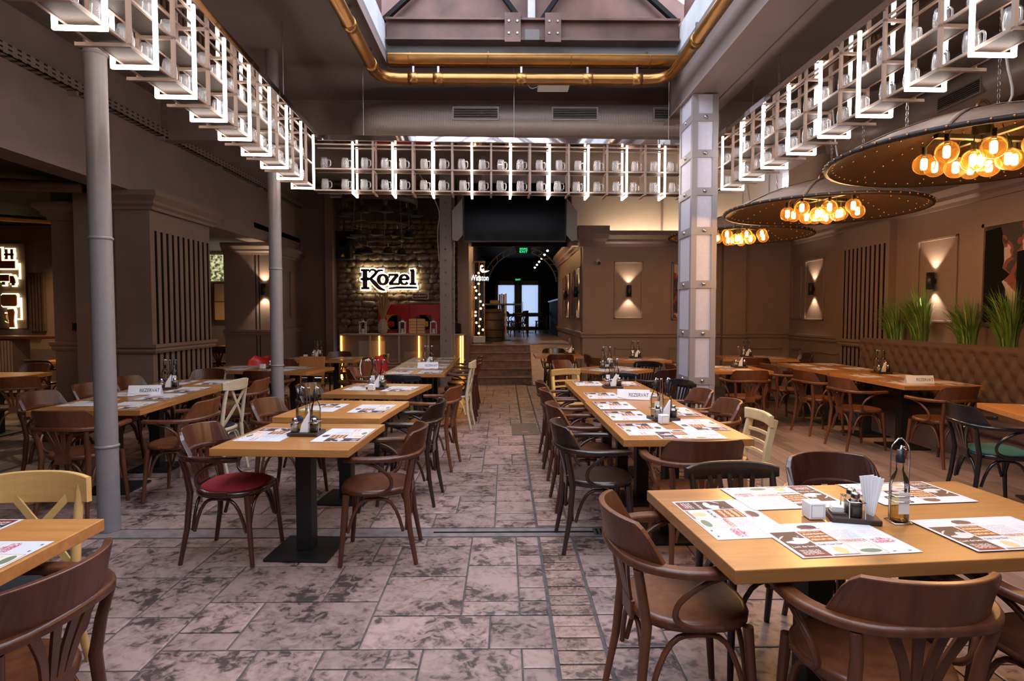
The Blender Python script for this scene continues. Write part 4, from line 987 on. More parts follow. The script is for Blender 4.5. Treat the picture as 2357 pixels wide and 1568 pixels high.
mats('T17', 'T17', [(.1, .2, 180)]); mats('T18', 'T18', [(.0, -.2, 0)])

def proto_tray():
    t = thing('condiment_tray', 'x', 'tray')
    m = B(-.098, .098, -.078, .078, 0, .022).build('wood_base', 'dark_wood_tray', t, bev=.004)
    for s in (-1, 1): MB().tube([(s*.063-.027, -.062, .085), (s*.063+.027, -.062, .085), (s*.063+.027, -.008, .085), (s*.063-.027, -.008, .085)], .0022, 5, closed=True).build('wire_ring', 'chrome', t)
    for x, y in ((-.09, -.035), (.09, -.035), (-.083, .035), (.083, .035)): MB().tube([(x, y, .02), (x, y, .085)], .0022, 5, (0, 1, 0)).build('wire_post', 'chrome', t)
    MB().tube([(-.083, .002, .085), (.083, .002, .085), (.083, .068, .085), (-.083, .068, .085)], .0022, 5, closed=True).build('wire_ring', 'chrome', t)
    MB().tube(spline([(-.009, .035, .02), (-.009, .035, .27), (0, .035, .295), (.009, .035, .27), (.009, .035, .02)], 4), .0032, 6, (0, 1, 0)).build('carry_handle', 'chrome', t)
    return Proto(t)
def sq_lathe(prof, w=1.0):
    """rounded-square bottle body from (half width, z)"""
    m = MB(); n = 16; vs = []
    for r, z, p in prof:
        for k in range(n):
            a = 2*PI*(k+.5)/n; c, s = math.cos(a), math.sin(a); q = (abs(c)**p+abs(s)**p)**(-1/p); vs.append((r*q*c, r*q*s, z))
    return m.add(vs, [(i*n+k, i*n+(k+1) % n, (i+1)*n+(k+1) % n, (i+1)*n+k) for i in range(len(prof)-1) for k in range(n)], True)
def proto_bottle(navy):
    t = thing('oil_bottle', 'x', 'bottle')
    sq_lathe([(.001, .001, 6), (.026, .001, 6), (.028, .01, 6), (.028, .135, 6), (.024, .165, 3), (.013, .19, 2), (.0125, .225, 2), (.0145, .226, 2), (.0145, .234, 2), (.001, .234, 2)]).build('glass_body', 'clear_glass', t)
    sq_lathe([(.001, .008, 6), (.0245, .008, 6), (.0245, .125 if navy else .095, 6), (.001, .125 if navy else .095, 6)]).build('oil_fill', 'oil', t)
    if navy: MB().lathe([(.0001, 0), (.024, 0), (.024, .0006), (.0001, .0006)], 16).build('round_label', 'navy_label', t, loc=(0, -.0288, .075)).rotation_euler = (R(90), 0, 0)
    else: B(-.02, .02, -.0294, -.0288, .035, .115).build('paper_label', 'bottle_label', t)
    p = MB().lathe([(.0155, .222), (.0155, .245), (.012, .25), (.012, .268), (.0001, .268)], 10).build('stopper', 'plastic_black', t)
    MB().tube([(0, 0, .262), (.004, 0, .282), (.022, 0, .272)], .0045, 6, (0, 1, 0)).build('pour_spout', 'plastic_white' if navy else 'chrome', p)
    return Proto(t)
def proto_shaker(fill, nm):
    t = thing(nm, 'x', 'shaker')
    sq_lathe([(.001, .0, 5), (.021, .0, 5), (.021, .058, 5), (.015, .068, 2), (.015, .07, 2)]).build('glass_body', 'clear_glass', t); sq_lathe([(.001, .003, 5), (.019, .003, 5), (.019, .045, 5), (.001, .045, 5)]).build('filling', fill, t)
    MB().lathe([(.0165, .066), (.0165, .086), (.012, .091), (.0001, .092)], 12).build('cap', 'chrome', t)
    return Proto(t)
def proto_napkins(fan):
    t = thing('paper_napkins', 'x', 'napkins')
    for k in range(7):
        if fan: MB().add([(-.012+.003*k, -.004*k+.012, 0), (-.010+.003*k, -.004*k+.012, 0), (-.034+.0105*k, -.004*k+.02, .15-.003*abs(k-3)), (-.036+.0105*k+.016, -.004*k+.02, .152-.003*abs(k-3))], [(0, 1, 3, 2)]).build('napkin', 'paper', t).modifiers.new('thick', 'SOLIDIFY').thickness = .004
        elif k < 5: MB().add([(-.028, .004*k-.01, 0), (.027, .004*k-.01, 0), (.033, .004*k-.01, .130), (-.014, .004*k-.01, .055)], [(0, 1, 2, 3)]).build('napkin', 'paper', t).modifiers.new('thick', 'SOLIDIFY').thickness = .003
    return Proto(t)
P_TRAY = proto_tray(); P_BOT = proto_bottle(True); P_BOT2 = proto_bottle(False); P_SALT = proto_shaker('salt', 'salt_shaker'); P_PEP = proto_shaker('pepper', 'pepper_shaker'); P_NAP = proto_napkins(False)
def caddy(key, dk, lx, ly, r, bottles='nn', nap=True):
    x, y, a = loc_on(key, lx, ly); a += R(r); ca, sa = math.cos(a), math.sin(a); d = D[dk]
    def at(u, v, z): return (x+u*ca-v*sa, y+u*sa+v*ca, z)
    zt = .7512; z2 = zt+.0225
    P_TRAY.put((x, y, zt), a, 'dark wooden condiment tray with wire handle on '+d)
    for k, b in enumerate(bottles):
        (P_BOT if b == 'n' else P_BOT2).put(at(-.048+.096*k, .035, z2), a, 'oil bottle in the condiment tray on '+d, 'oil bottles on '+d)
    P_SALT.put(at(-.062, -.035, z2), a, 'glass salt shaker with chrome cap on '+d); P_PEP.put(at(.062, -.035, z2), a, 'glass pepper shaker with chrome cap on '+d)
    if nap: P_NAP.put(at(.0, -.036, z2), a, 'folded white paper napkins in the tray on '+d)
caddy('T1', 'T1', -.0, .02, 0, 'nn'); caddy('T3', 'T3', -.02, -.02, 4, 'pp'); caddy('T4a', 'T4', .05, .38, 0, 'np'); caddy('T5a', 'T5', -.02, .65, 10, 'np'); caddy('T6', 'T6', .1, .05, 0, 'np'); caddy('T7', 'T7', -.15, .12, 0, 'pp')
caddy('T11a', 'T11', .03, -.12, 12, 'pn'); caddy('T11b', 'T11b', .02, .18, 0, 'pp'); caddy('T12', 'T12', .05, .12, -41, 'np'); caddy('T13', 'T13', .0, .1, 0, 'pp'); caddy('T14', 'T14', .18, .15, 0, ''); caddy('T15', 'T15', -.1, .1, 0, 'pp'); caddy('T16a', 'T16', .18, .62, 5, 'np'); caddy('T18', 'T18', .26, .25, 0, '')
# the big table: tray with shakers and napkins, wired bottle beside it
x, y = 1.315, 2.215; zt = .7512
t = thing('condiment_tray', 'dark wooden tray on the big placemat table, beside the wired oil bottle', 'tray', (x, y, zt), R(-14))
B(-.085, .085, -.06, .06, 0, .02).build('wood_base', 'dark_wood_tray', t, bev=.004); B(-.075, -.03, -.03, .03, .02, .028).build('inlay', 'hatch_plate', t)
MB().tube([(-.025, -.054, .08), (.029, -.054, .08), (.029, .054, .08), (-.025, .054, .08)], .0024, 5, closed=True).build('wire_ring', 'chrome', t)
for sx, sy in ((-.025, -.054), (.029, -.054), (.029, .054), (-.025, .054)): MB().tube([(sx, sy, .018), (sx, sy, .08)], .0022, 5, (0, 1, 0)).build('wire_post', 'chrome', t)
tl = lambda u, v, z: (x+u*math.cos(R(-14))-v*math.sin(R(-14)), y+u*math.sin(R(-14))+v*math.cos(R(-14)), z)
P_PEP.put(tl(.002, -.026, zt+.0205), R(-14), 'pepper shaker in the wire ring on the big placemat table'); P_SALT.put(tl(.002, .026, zt+.0205), R(-14), 'salt shaker behind the pepper shaker on the big placemat table')
PF = proto_napkins(True); PF.put(tl(.062, .0, zt+.0205), R(-14), 'fanned white paper napkins standing in the tray on the big placemat table')
sg = thing('sugar_sachets', 'little stack of white sugar sachets on the big table tray', 'sachets', tl(-.052, .0, zt+.0285), R(-14))
for k in range(4): B(-.024+.002*(k % 2), .018+.002*(k % 2), -.016, .016, .005*k, .005*k+.004).build('sachet', 'bottle_label', sg)
bx, by = 1.472, 2.185
t = thing('wire_bottle_holder', 'tall chrome wire holder round the oil bottle', 'holder', (bx, by, zt))
for z in (.003, .085, .105): MB().tube([(-.033, -.033, z), (.033, -.033, z), (.033, .033, z), (-.033, .033, z)], .0022, 5, closed=True).build('wire_ring', 'chrome', t)
MB().tube([(-.035, 0, .003), (-.035, 0, .27), (-.030, 0, .29), (-.008, 0, .315), (.008, 0, .315), (.030, 0, .29), (.035, 0, .27), (.035, 0, .003)], .0026, 6, (0, 1, 0)).build('tall_loop', 'chrome', t)
P_BOT2.put((bx, by, zt+.004), 0, 'oil bottle with white pouring spout in the tall wire holder')
for key, dk, lx, ly, r in (('T10', 'T10', -.222, .005, -5), ('T11a', 'T11', -.01, -.27, 5), ('T6', 'T6', -.05, -.02, 0), ('T3', 'T3', -.03, -.16, 0), ('T7', 'T7', -.33, .05, 0)):
    x, y, a = loc_on(key, lx, ly); t = thing('card_cube', 'small white printed cube standing on '+D[dk], 'cube', (x, y, .753), a+R(r))
    B(-.031, .031, -.031, .031, 0, .062).build('cube_body', 'plastic_white', t, bev=.003)
    B(-.024, .024, -.0318, -.0312, .007, .055).build('printed_frame', 'ramp_board', t); B(-.0220, .0220, -.0322, -.0316, .009, .053).build('blank_panel', 'bottle_label', t)
def reserved(key, dk, lx, ly, r):
    x, y, a = loc_on(key, lx, ly); t = thing('reserved_sign', 'white tent card reading REZERVAT on '+D[dk], 'sign', (x, y, .754), a+R(r))
    for s in (-1, 1): MB().prism([(-.145, 0), (.145, 0), (.145, .088), (-.145, .088)], -.0008, .0008, lambda u, v, d, s=s: (u, s*(.033-v*.36)+d, v)).build('card_panel', 'paper', t)
    text('lettering', 'REZERVAT', .047, 'text_dark', t, (.047, -.0205, .040), (R(90-20), 0, 0), .0003, sx=.80)
    MB().prism([(-.14, .02), (-.06, .005), (-.055, .075), (-.135, .082)], -.003, -.001, lambda u, v, d: (u, -(.035-v*.36)+d, v)).build('white_flap', 'paper', t)
reserved('T4a', 'T4', .1, .02, 0); reserved('T5a', 'T5', -.02, .2, 6); reserved('T11b', 'T11b', .04, -.68, -14); reserved('T16a', 'T16', -.12, -.52, -6)

# ================================================================ LAMPS
def pendant():
    t = thing('dish_pendant', 'x', 'lamp'); n = 40
    prof = [(.965, 0), (.90, .035), (.70, .125), (.45, .215), (.2, .285), (.05, .31)]
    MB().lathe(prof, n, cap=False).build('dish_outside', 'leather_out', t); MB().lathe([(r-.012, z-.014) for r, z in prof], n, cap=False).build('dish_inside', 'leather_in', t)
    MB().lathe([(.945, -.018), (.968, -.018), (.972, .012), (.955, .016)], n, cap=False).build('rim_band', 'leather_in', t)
    m = MB()
    for k in range(60):
        a = 2*PI*k/60; m.sphere((.973*math.cos(a), .973*math.sin(a), 0), .009, 6, 4); m.sphere((.915*math.cos(a), .915*math.sin(a), .008), .008, 6, 4)
    for k in range(10):
        a = 2*PI*k/10
        for q in range(9): r = .25+.075*q; z = .31-.31*(r/.965)**1.35; m.sphere((r*math.cos(a), r*math.sin(a), z-.022), .008, 6, 4); m.sphere((r*math.cos(a), r*math.sin(a), z+.012), .008, 6, 4)
    m.build('rivets', 'rivet', t, kind='stuff')
    for k in range(10):
        a = 2*PI*k/10; MB().sweep([(r*math.cos(a), r*math.sin(a), z+.006) for r, z in prof], [(-.018, -.002), (.018, -.002), (.018, .004), (-.018, .004)]).build('rib_strip', 'leather_out', t)
    B(-.35, .35, -.02, .02, .11, .14).build('lamp_bar', 'black_metal', t); B(-.02, .02, -.35, .35, .11, .14).build('lamp_bar', 'black_metal', t)
    MB().lathe([(.06, .14), (.06, .32)], 12).build('hub', 'black_metal', t)
    pos = [(.33*math.cos(a), .33*math.sin(a), -.0-.02*(i % 2)) for i, a in enumerate([2*PI*k/8+.2 for k in range(8)])]+[(.15*math.cos(a), .15*math.sin(a), -.05) for a in [2*PI*k/4+.5 for k in range(4)]]+[(0, 0, -.03)]
    for x, y, z in pos:
        b = MB().sphere((x, y, z), .074, 14, 9).build('bulb', 'amber_glass', t)
        MB().lathe([(.016, .055), (.016, .12)], 8, (x, y, z)).build('socket', 'black_metal', b); MB().lathe([(.014, -.038), (.021, -.026), (.021, .026), (.014, .04)], 8, (x, y, z)).build('filament', 'filament', b)
        MB().tube([(x, y, z+.11), (x*.75, y*.75, .19)], .004, 5, (0, 1, 0)).build('bulb_cord', 'black_metal', b)
    light('bulb_glow', 'POINT', (0, 0, -.12), 85, (1, .55, .24), t, .22)
    for k in range(3):
        a = 2*PI*k/3+.6; r = .45; x, y = r*math.cos(a), r*math.sin(a); m = MB()
        L = 1.72-.22
        for q in range(34):
            z = .225+L*(q+.5)/34; h = L/34*.62; c = .011
            pt = [(c*math.cos(w), h*math.sin(w)) for w in [2*PI*e/6 for e in range(6)]]
            m.tube([(x+(u if q % 2 else 0), y+(0 if q % 2 else u), z+v) for u, v in pt], .0032, 4, (.3, .3, .9), closed=True)
        m.build('chain', 'steel', t)
    MB().tube(spline([(.1, 0, .30), (.22, 0, .42), (.16, 0, .7), (.1, 0, 1.2), (.1, 0, 1.72)], 4), .009, 6, (0, 1, 0)).build('cable', 'filter_cable', t)
    MB().tube([(.0+.05*math.cos(a), 0, .31+.07*math.sin(a)) for a in [PI*k/8 for k in range(9)]], .012, 6, (0, 1, 0)).build('hanging_loop', 'rivet', t)
    return Proto(t)
PD = pendant()
PD.put((3.30, 4.15, 2.62), .1, 'riveted dish pendant hanging beside the teal-seat chair table'); PD.put((3.30, 6.23, 2.60), .3, 'riveted dish pendant hanging between two others by the mug rack'); PD.put((3.30, 8.43, 2.62), .5, 'riveted dish pendant hanging behind the riveted column')
o = PD.put((.35, 16.6, 3.42), .2, 'riveted dish pendant in the passage behind the television'); o.scale = (.85, .85, .28)
def sconce(x, y, z, nx, ny, label, e=26):
    t = thing('wall_sconce', label, 'lamp', (x+nx*.075, y+ny*.075, z), 0)
    MB().lathe([(.044, -.12), (.048, -.12), (.048, .12), (.044, .12)], 20, cap=False).build('cylinder_shade', 'black_metal', t); MB().lathe([(.043, .09), (.0001, .09)], 12).build('upper_lens', 'spot_white', t); MB().lathe([(.0001, -.09), (.043, -.09)], 12).build('lower_lens', 'spot_white', t)
    B(min(-nx*.08, -nx*.04, -.02), max(-nx*.08, -nx*.04, .02), min(-ny*.08, -ny*.04, -.02), max(-ny*.08, -ny*.04, .02), -.03, .03).build('wall_arm', 'black_metal', t)
    light('up_light', 'SPOT', (0, 0, .10), e, (1, .80, .60), t, .03, (PI, 0, 0), R(84), .25); light('down_light', 'SPOT', (0, 0, -.10), e, (1, .80, .60), t, .03, (0, 0, 0), R(84), .25)
sconce(2.585, 12.5, 2.0, 0, -1, 'black cylinder sconce in the framed panel of the back wall')
sconce(5.985, 11.5, 2.0, -1, 0, 'black cylinder sconce between the slatted pilaster and the panelled corner'); sconce(5.985, 8.26, 1.98, -1, 0, 'black cylinder sconce above the bench plants', 34)
sconce(1.64, 13.22, 2.0, -1, 0, 'black cylinder sconce between corner pilaster and narrow art print'); sconce(1.64, 15.45, 2.0, -1, 0, 'black cylinder sconce between narrow art print and the black bar')
sconce(-4.94, 12.4, 2.02, 0, -1, 'black cylinder sconce on the grooved pier', 34)
def downlight(x, y, z, e, label, name='ceiling_downlight', ang=130):
    t = thing(name, label, 'lamp', (x, y, z)); MB().lathe([(.06, -.02), (.075, -.02), (.075, 0), (.06, 0)], 16, cap=False).build('trim_ring', 'black_metal', t); MB().lathe([(.06, -.005), (.0001, -.005)], 12).build('lens', 'spot_white', t)
    light('beam', 'SPOT', (0, 0, -.03), e, (1, .66, .36), t, .06, (0, 0, 0), R(ang), .6)
downlight(-8.2, 8.6, 3.2, 220, 'added unseen downlight in the dim side room'); downlight(-7.4, 10.75, 3.2, 260, 'added unseen downlight at the side room back wall'); downlight(-6.3, 14.8, 3.2, 120, 'added unseen downlight in the room with the flask print'); downlight(-6.4, 6.2, 3.2, 25, 'added unseen downlight over the side room chairs')  # unseen lamps added to give the side rooms their warm light
downlight(-.1, 12.2, 4.55, 70, 'ceiling downlight above the foot of the stairs', ang=75)
downlight(3.6, 10.6, 4.55, 45, 'ceiling downlight before the back wall corner', ang=100)

# ================================================================ BENCH, PLANTS
bn = thing('tufted_bench', 'long brown tufted banquette bench below the grasses', 'bench', (4.83, 0, 0))
B(.05, .75, 2.6, 9.0, 0, .30).build('plinth', 'taupe', bn); B(.0, .62, 2.6, 9.0, .30, .47).build('seat_cushion', 'bench_fabric', bn, bev=.03)
B(.62, .80, 2.6, 9.0, .30, 1.15).build('back_core', 'bench_fabric', bn, bev=.03)
m = MB(); ny, nz = 250, 30; vs = []
btn = []
for r in range(5):
    for k in range(34): btn.append((2.65+k*.19+(.095 if r % 2 else 0), .55+r*.125))
for j in range(nz+1):
    for i in range(ny+1):
        yy = 2.6+6.4*i/ny; zz = .47+.70*j/nz
        r = (zz-.55)/.125; best = 9
        for rr in (math.floor(r), math.floor(r)+1):
            if not 0 <= rr < 5: continue
            off = 2.65+(.095 if rr % 2 else 0); k = round((yy-off)/.19)
            best = min(best, math.hypot((yy-off-k*.19), (zz-.55-rr*.125)*1.0))
        u = (yy-2.65)/.19+ (zz-.55)/.25; w = (yy-2.65)/.19-(zz-.55)/.25
        crease = min(abs(u-round(u)), abs(w-round(w)))
        h = .055*(min(1, best/.085))**.55*(.55+.45*min(1, crease/.22)) if zz < 1.08 else .055*math.sqrt(max(0, 1-((zz-1.08)/.09)**2))
        vs.append((.62-h-.01, yy, zz))
m.add(vs, [(j*(ny+1)+i, j*(ny+1)+i+1, (j+1)*(ny+1)+i+1, (j+1)*(ny+1)+i) for j in range(nz) for i in range(ny)], True).build('tufted_back', 'bench_fabric', bn)
m = MB()
for yy, zz in btn:
    if yy < 9: m.sphere((.603, yy, zz), .013, 8, 5)
m.build('buttons', 'bench_fabric', bn, kind='stuff')
pb = thing('planter_box', 'long dark planter trough behind the tufted bench', 'planter', (5.75, 0, 0)); B(-.10, .23, 2.6, 9.0, 0, 1.08).build('trough', 'taupe_dark', pb); B(-.09, .21, 2.62, 8.98, 1.08, 1.09).build('soil', 'grout', pb)
def grass(x, y, z, n, h, sp, label, mat='leaf', seed=0):
    rnd = random.Random(seed); t = thing('grass_plant', label, 'plant', (x, y, z), 0, 'grass clumps behind the bench'); ms = [MB(), MB()]
    for k in range(n):
        a = rnd.uniform(0, 2*PI); l = h*rnd.uniform(.55, 1.05); b = sp*rnd.uniform(.15, 1); r0 = rnd.uniform(0, .15); dx, dy = math.cos(a), math.sin(a)
        dy *= .44
        if dx > 0: dx *= .25
        w = rnd.uniform(.006, .013); pts = []
        for q in range(5):
            s = q/4; pts.append((dx*(r0+b*s**1.8), dy*(r0+b*s**1.8), l*(s-.38*s**3*b/sp)))
        vs = []
        for q, p in enumerate(pts):
            ww = w*(1-(q/4)**2*.95); vs += [(p[0]-dy*ww, p[1]+dx*ww, p[2]), (p[0]+dy*ww, p[1]-dx*ww, p[2])]
        ms[0 if rnd.random() < .7 else 1].add(vs, [(2*q, 2*q+1, 2*q+3, 2*q+2) for q in range(4)], True)
    ms[0].build('blades', 'leaf', t); ms[1].build('pale_blades', 'leaf_pale', t)
for k, (y, n, h, l) in enumerate(((8.75, 300, .62, 'green grass clump at the pilaster end of the planter'), (8.2, 380, .78, 'bright green grass clump lit by the wall sconce'), (7.35, 300, .62, 'green grass clump beyond the sconce panel, beside the mural'), (6.76, 340, .72, 'tall green grass clump before the mural edge'), (6.2, 340, .7, 'tall green grass clump before the mural'), (5.6, 260, .65, 'green grass clump below the middle of the mural'))):
    grass(5.80, y, 1.09, int(n*1.3), h*1.22, .42, l, seed=k)
# the mural
t = thing('mural_picture', 'large dark red and cream wall picture behind the grasses', 'picture', (5.98, 6.2, 2.0)); B(-.012, 0, -1.2, 1.2, -.59, .60).build('canvas', 'mural', t)
m = MB()
for b in ((-1.24, 1.24, -.63, -.59), (-1.24, 1.24, .60, .64), (-1.24, -1.2, -.63, .64), (1.2, 1.24, -.63, .64)): m.box(-.03, 0, b[0], b[1], b[2], b[3])
m.build('frame', 'taupe', t)
rnd = random.Random(3)
for k, (y0, w, hz) in enumerate(((1.02, .34, .60), (.62, .26, .30))):      # dark tree shapes
    pts = [(y0-w*(.25+.75*(1-q/14))*rnd.uniform(.55, 1.0)*(1 if q % 2 else .7), -.58+(hz+.55)*q/14) for q in range(15)]
    MB().prism([(1.19 if k == 0 else y0+.1, -.58)]+[(max(-1.1, a), b) for a, b in pts]+[(1.19 if k == 0 else y0+.1, hz-.05)], -.017, -.012, lambda a, b, d: (d, a, b)).build('dark_tree', 'dark_void', t)
B(-.018, -.013, -.05, .28, .12, .38).build('white_house', 'white_paint', t)
for a in (.0, .1, .2): B(-.020, -.017, a, a+.04, .2, .3).build('house_window', 'dark_void', t)
t = thing('framed_art', 'dark framed art print half hidden by the riveted column', 'picture', (3.85, 12.48, 2.0)); B(-.32, .32, -.012, 0, -.56, .56).build('canvas', 'mural_small', t); frame_on_back(-.37, .37, -.60, .60, .0, t, name='frame')
t = thing('framed_art', 'narrow framed art print between the ramp wall sconces', 'picture', (1.63, 14.35, 2.0)); B(-.012, 0, -.3, .3, -.52, .52).build('canvas', 'mural_small', t)
t = thing('security_camera', 'small white bullet camera on the back wall corner pilaster', 'camera', (1.92, 12.40, 2.66)); MB().tube([(0, 0, .0), (0, -.05, 0), (0, -.06, -.04)], .012, 6, (1, 0, 0)).build('arm', 'white_paint', t); MB().tube([(0, -.04, -.05), (.0, -.19, -.10)], .042, 12, (1, 0, 0)).build('camera_body', 'white_paint', t); MB().tube([(0, -.19, -.10), (0, -.205, -.105)], .036, 12, (1, 0, 0)).build('lens', 'black_metal', t)
# ================================================================ COUNTER, SIGNS, STONE WALL CORNER
def lattice_mat():
    m, nt, p = nodes('wire_lattice'); p.inputs['Base Color'].default_value = (.22, .17, .14, 1); p.inputs['Metallic'].default_value = .4
    tc = nt.nodes.new('ShaderNodeTexCoord'); sx = nt.nodes.new('ShaderNodeSeparateXYZ'); lk(nt, tc.outputs['Object'], sx.inputs[0])
    def M(op, a, b=0.0):
        n = nt.nodes.new('ShaderNodeMath'); n.operation = op
        for i, x in enumerate((a, b)):
            if isinstance(x, (int, float)): n.inputs[i].default_value = x
            else: lk(nt, x, n.inputs[i])
        return n.outputs[0]
    a = M('MULTIPLY', sx.outputs['X'], 40); b = M('MULTIPLY', sx.outputs['Z'], 24)
    l1 = M('LESS_THAN', M('FRACT', M('ADD', a, b)), .27); l2 = M('LESS_THAN', M('FRACT', M('SUBTRACT', a, b)), .27)
    tr = nt.nodes.new('ShaderNodeBsdfTransparent'); mx = nt.nodes.new('ShaderNodeMixShader'); lk(nt, M('MAXIMUM', l1, l2), mx.inputs[0]); lk(nt, tr.outputs[0], mx.inputs[1]); lk(nt, p.outputs[0], mx.inputs[2]); lk(nt, mx.outputs[0], nt.nodes['Material Output'].inputs[0])
lattice_mat()
ct = thing('mesh_counter', 'metal counter with wire mesh front and amber light strips', 'counter', (0, 12.55, 0))
B(-3.46, -.84, -.03, .45, 1.075, 1.105).build('counter_top', 'beige_metal', ct, bev=.003); B(-3.46, -.84, .0, .43, .54, .56).build('mid_shelf', 'taupe', ct)
for x in (-3.44, -2.83, -2.22, -1.60, -1.30, -.88): B(x-.018, x+.018, -.01, .025, 0, 1.075).build('post', 'beige_metal', ct)
for a, b in ((-3.42, -2.85), (-2.81, -2.24), (-2.20, -1.62), (-1.28, -.90)): B(a, b, .008, .012, .03, 1.06).build('mesh_panel', 'wire_lattice', ct)
B(-3.46, -.84, .42, .44, 0, 1.075).build('back_panel', 'taupe_dark', ct)
for x, z0, z1 in ((-3.42, .0, 1.06), (-2.63, .30, 1.06), (-3.02, .12, .50), (-1.80, .35, 1.06), (-.93, .30, 1.06), (-.885, .30, 1.06)): B(x-.012, x+.012, -.035, -.012, z0, z1).build('amber_strip', 'led_amber', ct)
tag(B(-3.1, -2.55, 12.7, 12.76, .57, .95).build('stored_board', 'panel_grey'), 'grey framed panel stored behind the counter mesh', 'panel'); tag(B(-2.15, -1.7, 12.7, 12.9, .562, .72).build('storage_box', 'beige_metal', bev=.01), 'pale box stored on the counter shelf behind mesh', 'box')
def lantern(x, label):
    t = thing('lantern', label, 'lantern', (x, 12.75, 1.106))
    for a in (-.06, .06):
        for b in (-.06, .06): B(a-.006, a+.006, b-.006, b+.006, .01, .24).build('corner_post', 'white_paint', t)
    B(-.07, .07, -.07, .07, 0, .012).build('base', 'white_paint', t); B(-.07, .07, -.07, .07, .24, .252).build('roof', 'white_paint', t); MB().lathe([(.05, .252), (.02, .28), (.0001, .285)], 8).build('cap', 'white_paint', t)
    MB().tube([(.022*math.cos(a), 0, .295+.022*math.sin(a)) for a in [2*PI*k/8 for k in range(8)]], .003, 5, (0, 1, 0), closed=True).build('ring', 'steel', t); MB().lathe([(.03, .012), (.03, .10), (.0001, .102)], 12).build('candle', 'white_paint', t)
    for s in (-1, 1): B(-.055, .055, s*.06-.001, s*.06+.001, .012, .24).build('pane', 'clear_glass', t)
lantern(-3.02, 'white lantern at the end of the mesh counter'); lantern(-2.18, 'lantern between the vase and the wood blocks'); lantern(-1.52, 'lantern beside the steel column on the counter')
t = thing('vase', 'speckled clay vase of dry grasses on the mesh counter', 'vase', (-2.60, 12.75, 1.106)); MB().lathe([(.07, 0), (.10, .05), (.115, .13), (.10, .22), (.06, .29), (.055, .31), (.04, .31), (.0001, .28)], 20).build('pot', 'vase_clay', t)
m = MB(); rnd = random.Random(5)
for k in range(60):
    a = rnd.uniform(0, 2*PI); r = rnd.uniform(.02, .17); h = rnd.uniform(.35, .62); w = .004; m.tube([(.03*math.cos(a), .03*math.sin(a), .28), (r*.6*math.cos(a), r*.6*math.sin(a), .28+h*.6), (r*math.cos(a), r*math.sin(a), .28+h)], [.003, .004, .009 if k % 3 else .002], 4, (0, 1, .1))
m.build('dry_stalks', 'dry_grass', t)
for k in range(5):
    for x in (-2.03, -1.86): tag(B(x, x+.16, 12.66, 12.82, 1.107+.064*k, 1.107+.064*k+.058).build('wood_block', 'art_paper', bev=.004), 'pale wood block in the two stacked piles on the counter', 'block', 'wood blocks stacked on the counter')
t = thing('black_cover', 'black faceted equipment cover on the counter', 'cover', (-1.14, 12.8, 1.106)); MB().prism([(-.22, 0), (-.17, .14), (-.26, .30), (.02, .26), (.2, .20), (.2, 0)], -.08, .1, lambda a, b, d: (a, d, b)).build('shell', 'black_paint', t, bev=.01)
for a, b in ((-.1, .2), (.05, .18), (.0, .08)): MB().lathe([(.012, 0), (.012, .012)], 8).build('bolt', 'steel', t, loc=(a, -.08, b)).rotation_euler = (R(90), 0, 0)
t = thing('hydrant_cabinet', 'red two-door fire hydrant cabinet against the stone wall', 'cabinet', (-2.27, 14.3, .3))
B(-.73, .73, -.12, .14, 0, 1.45).build('body', 'red_paint', t, bev=.005)
for s in (-1, 1):
    d = B(min(s*.008, s*.72), max(s*.008, s*.72), -.14, -.12, .02, 1.43).build('door', 'red_paint', t, bev=.004)
    MB().lathe([(.2, 0), (.2, .006)], 24).build('round_window', 'maroon', d, loc=(s*.30, -.14, 1.0)).rotation_euler = (R(90), 0, 0)
    B(s*.40-.13, s*.40+.13, -.146, -.14, .86, 1.2).build('notice', 'yellow' if s < 0 else 'maroon', d); B(s*.40-.10, s*.40+.06, -.150, -.145, .92, 1.05).build('notice_print', 'red_paint' if s < 0 else 'yellow', d); MB().lathe([(.02, 0), (.02, .02)], 8).build('lock', 'black_metal', d, loc=(s*.66, -.14, .98)).rotation_euler = (R(90), 0, 0)
t = thing('hydrant_sign', 'small lit maroon sign reading HIDRANT', 'sign', (-2.02, 14.34, 1.95)); B(-.19, .19, 0, .03, -.075, .075).build('sign_frame', 'white_paint', t); B(-.175, .175, -.004, 0, -.06, .06).build('sign_face', 'maroon', t); text('lettering', 'HIDRANT', .082, 'text_white', t, (0, -.006, 0), (R(90), 0, 0), .001, sx=.92)
B(-.03, .03, .03, .16, -.04, .02).build('bracket', 'steel', t)
t = thing('wall_pipe', 'thick grey pipe stub above the hydrant cabinet', 'pipe', (-2.05, 14.36, 1.79)); MB().tube([(-.25, .1, -.02), (-.2, 0, -.0), (.62, 0, -.0)], .045, 12).build('pipe', 'tray_metal', t)
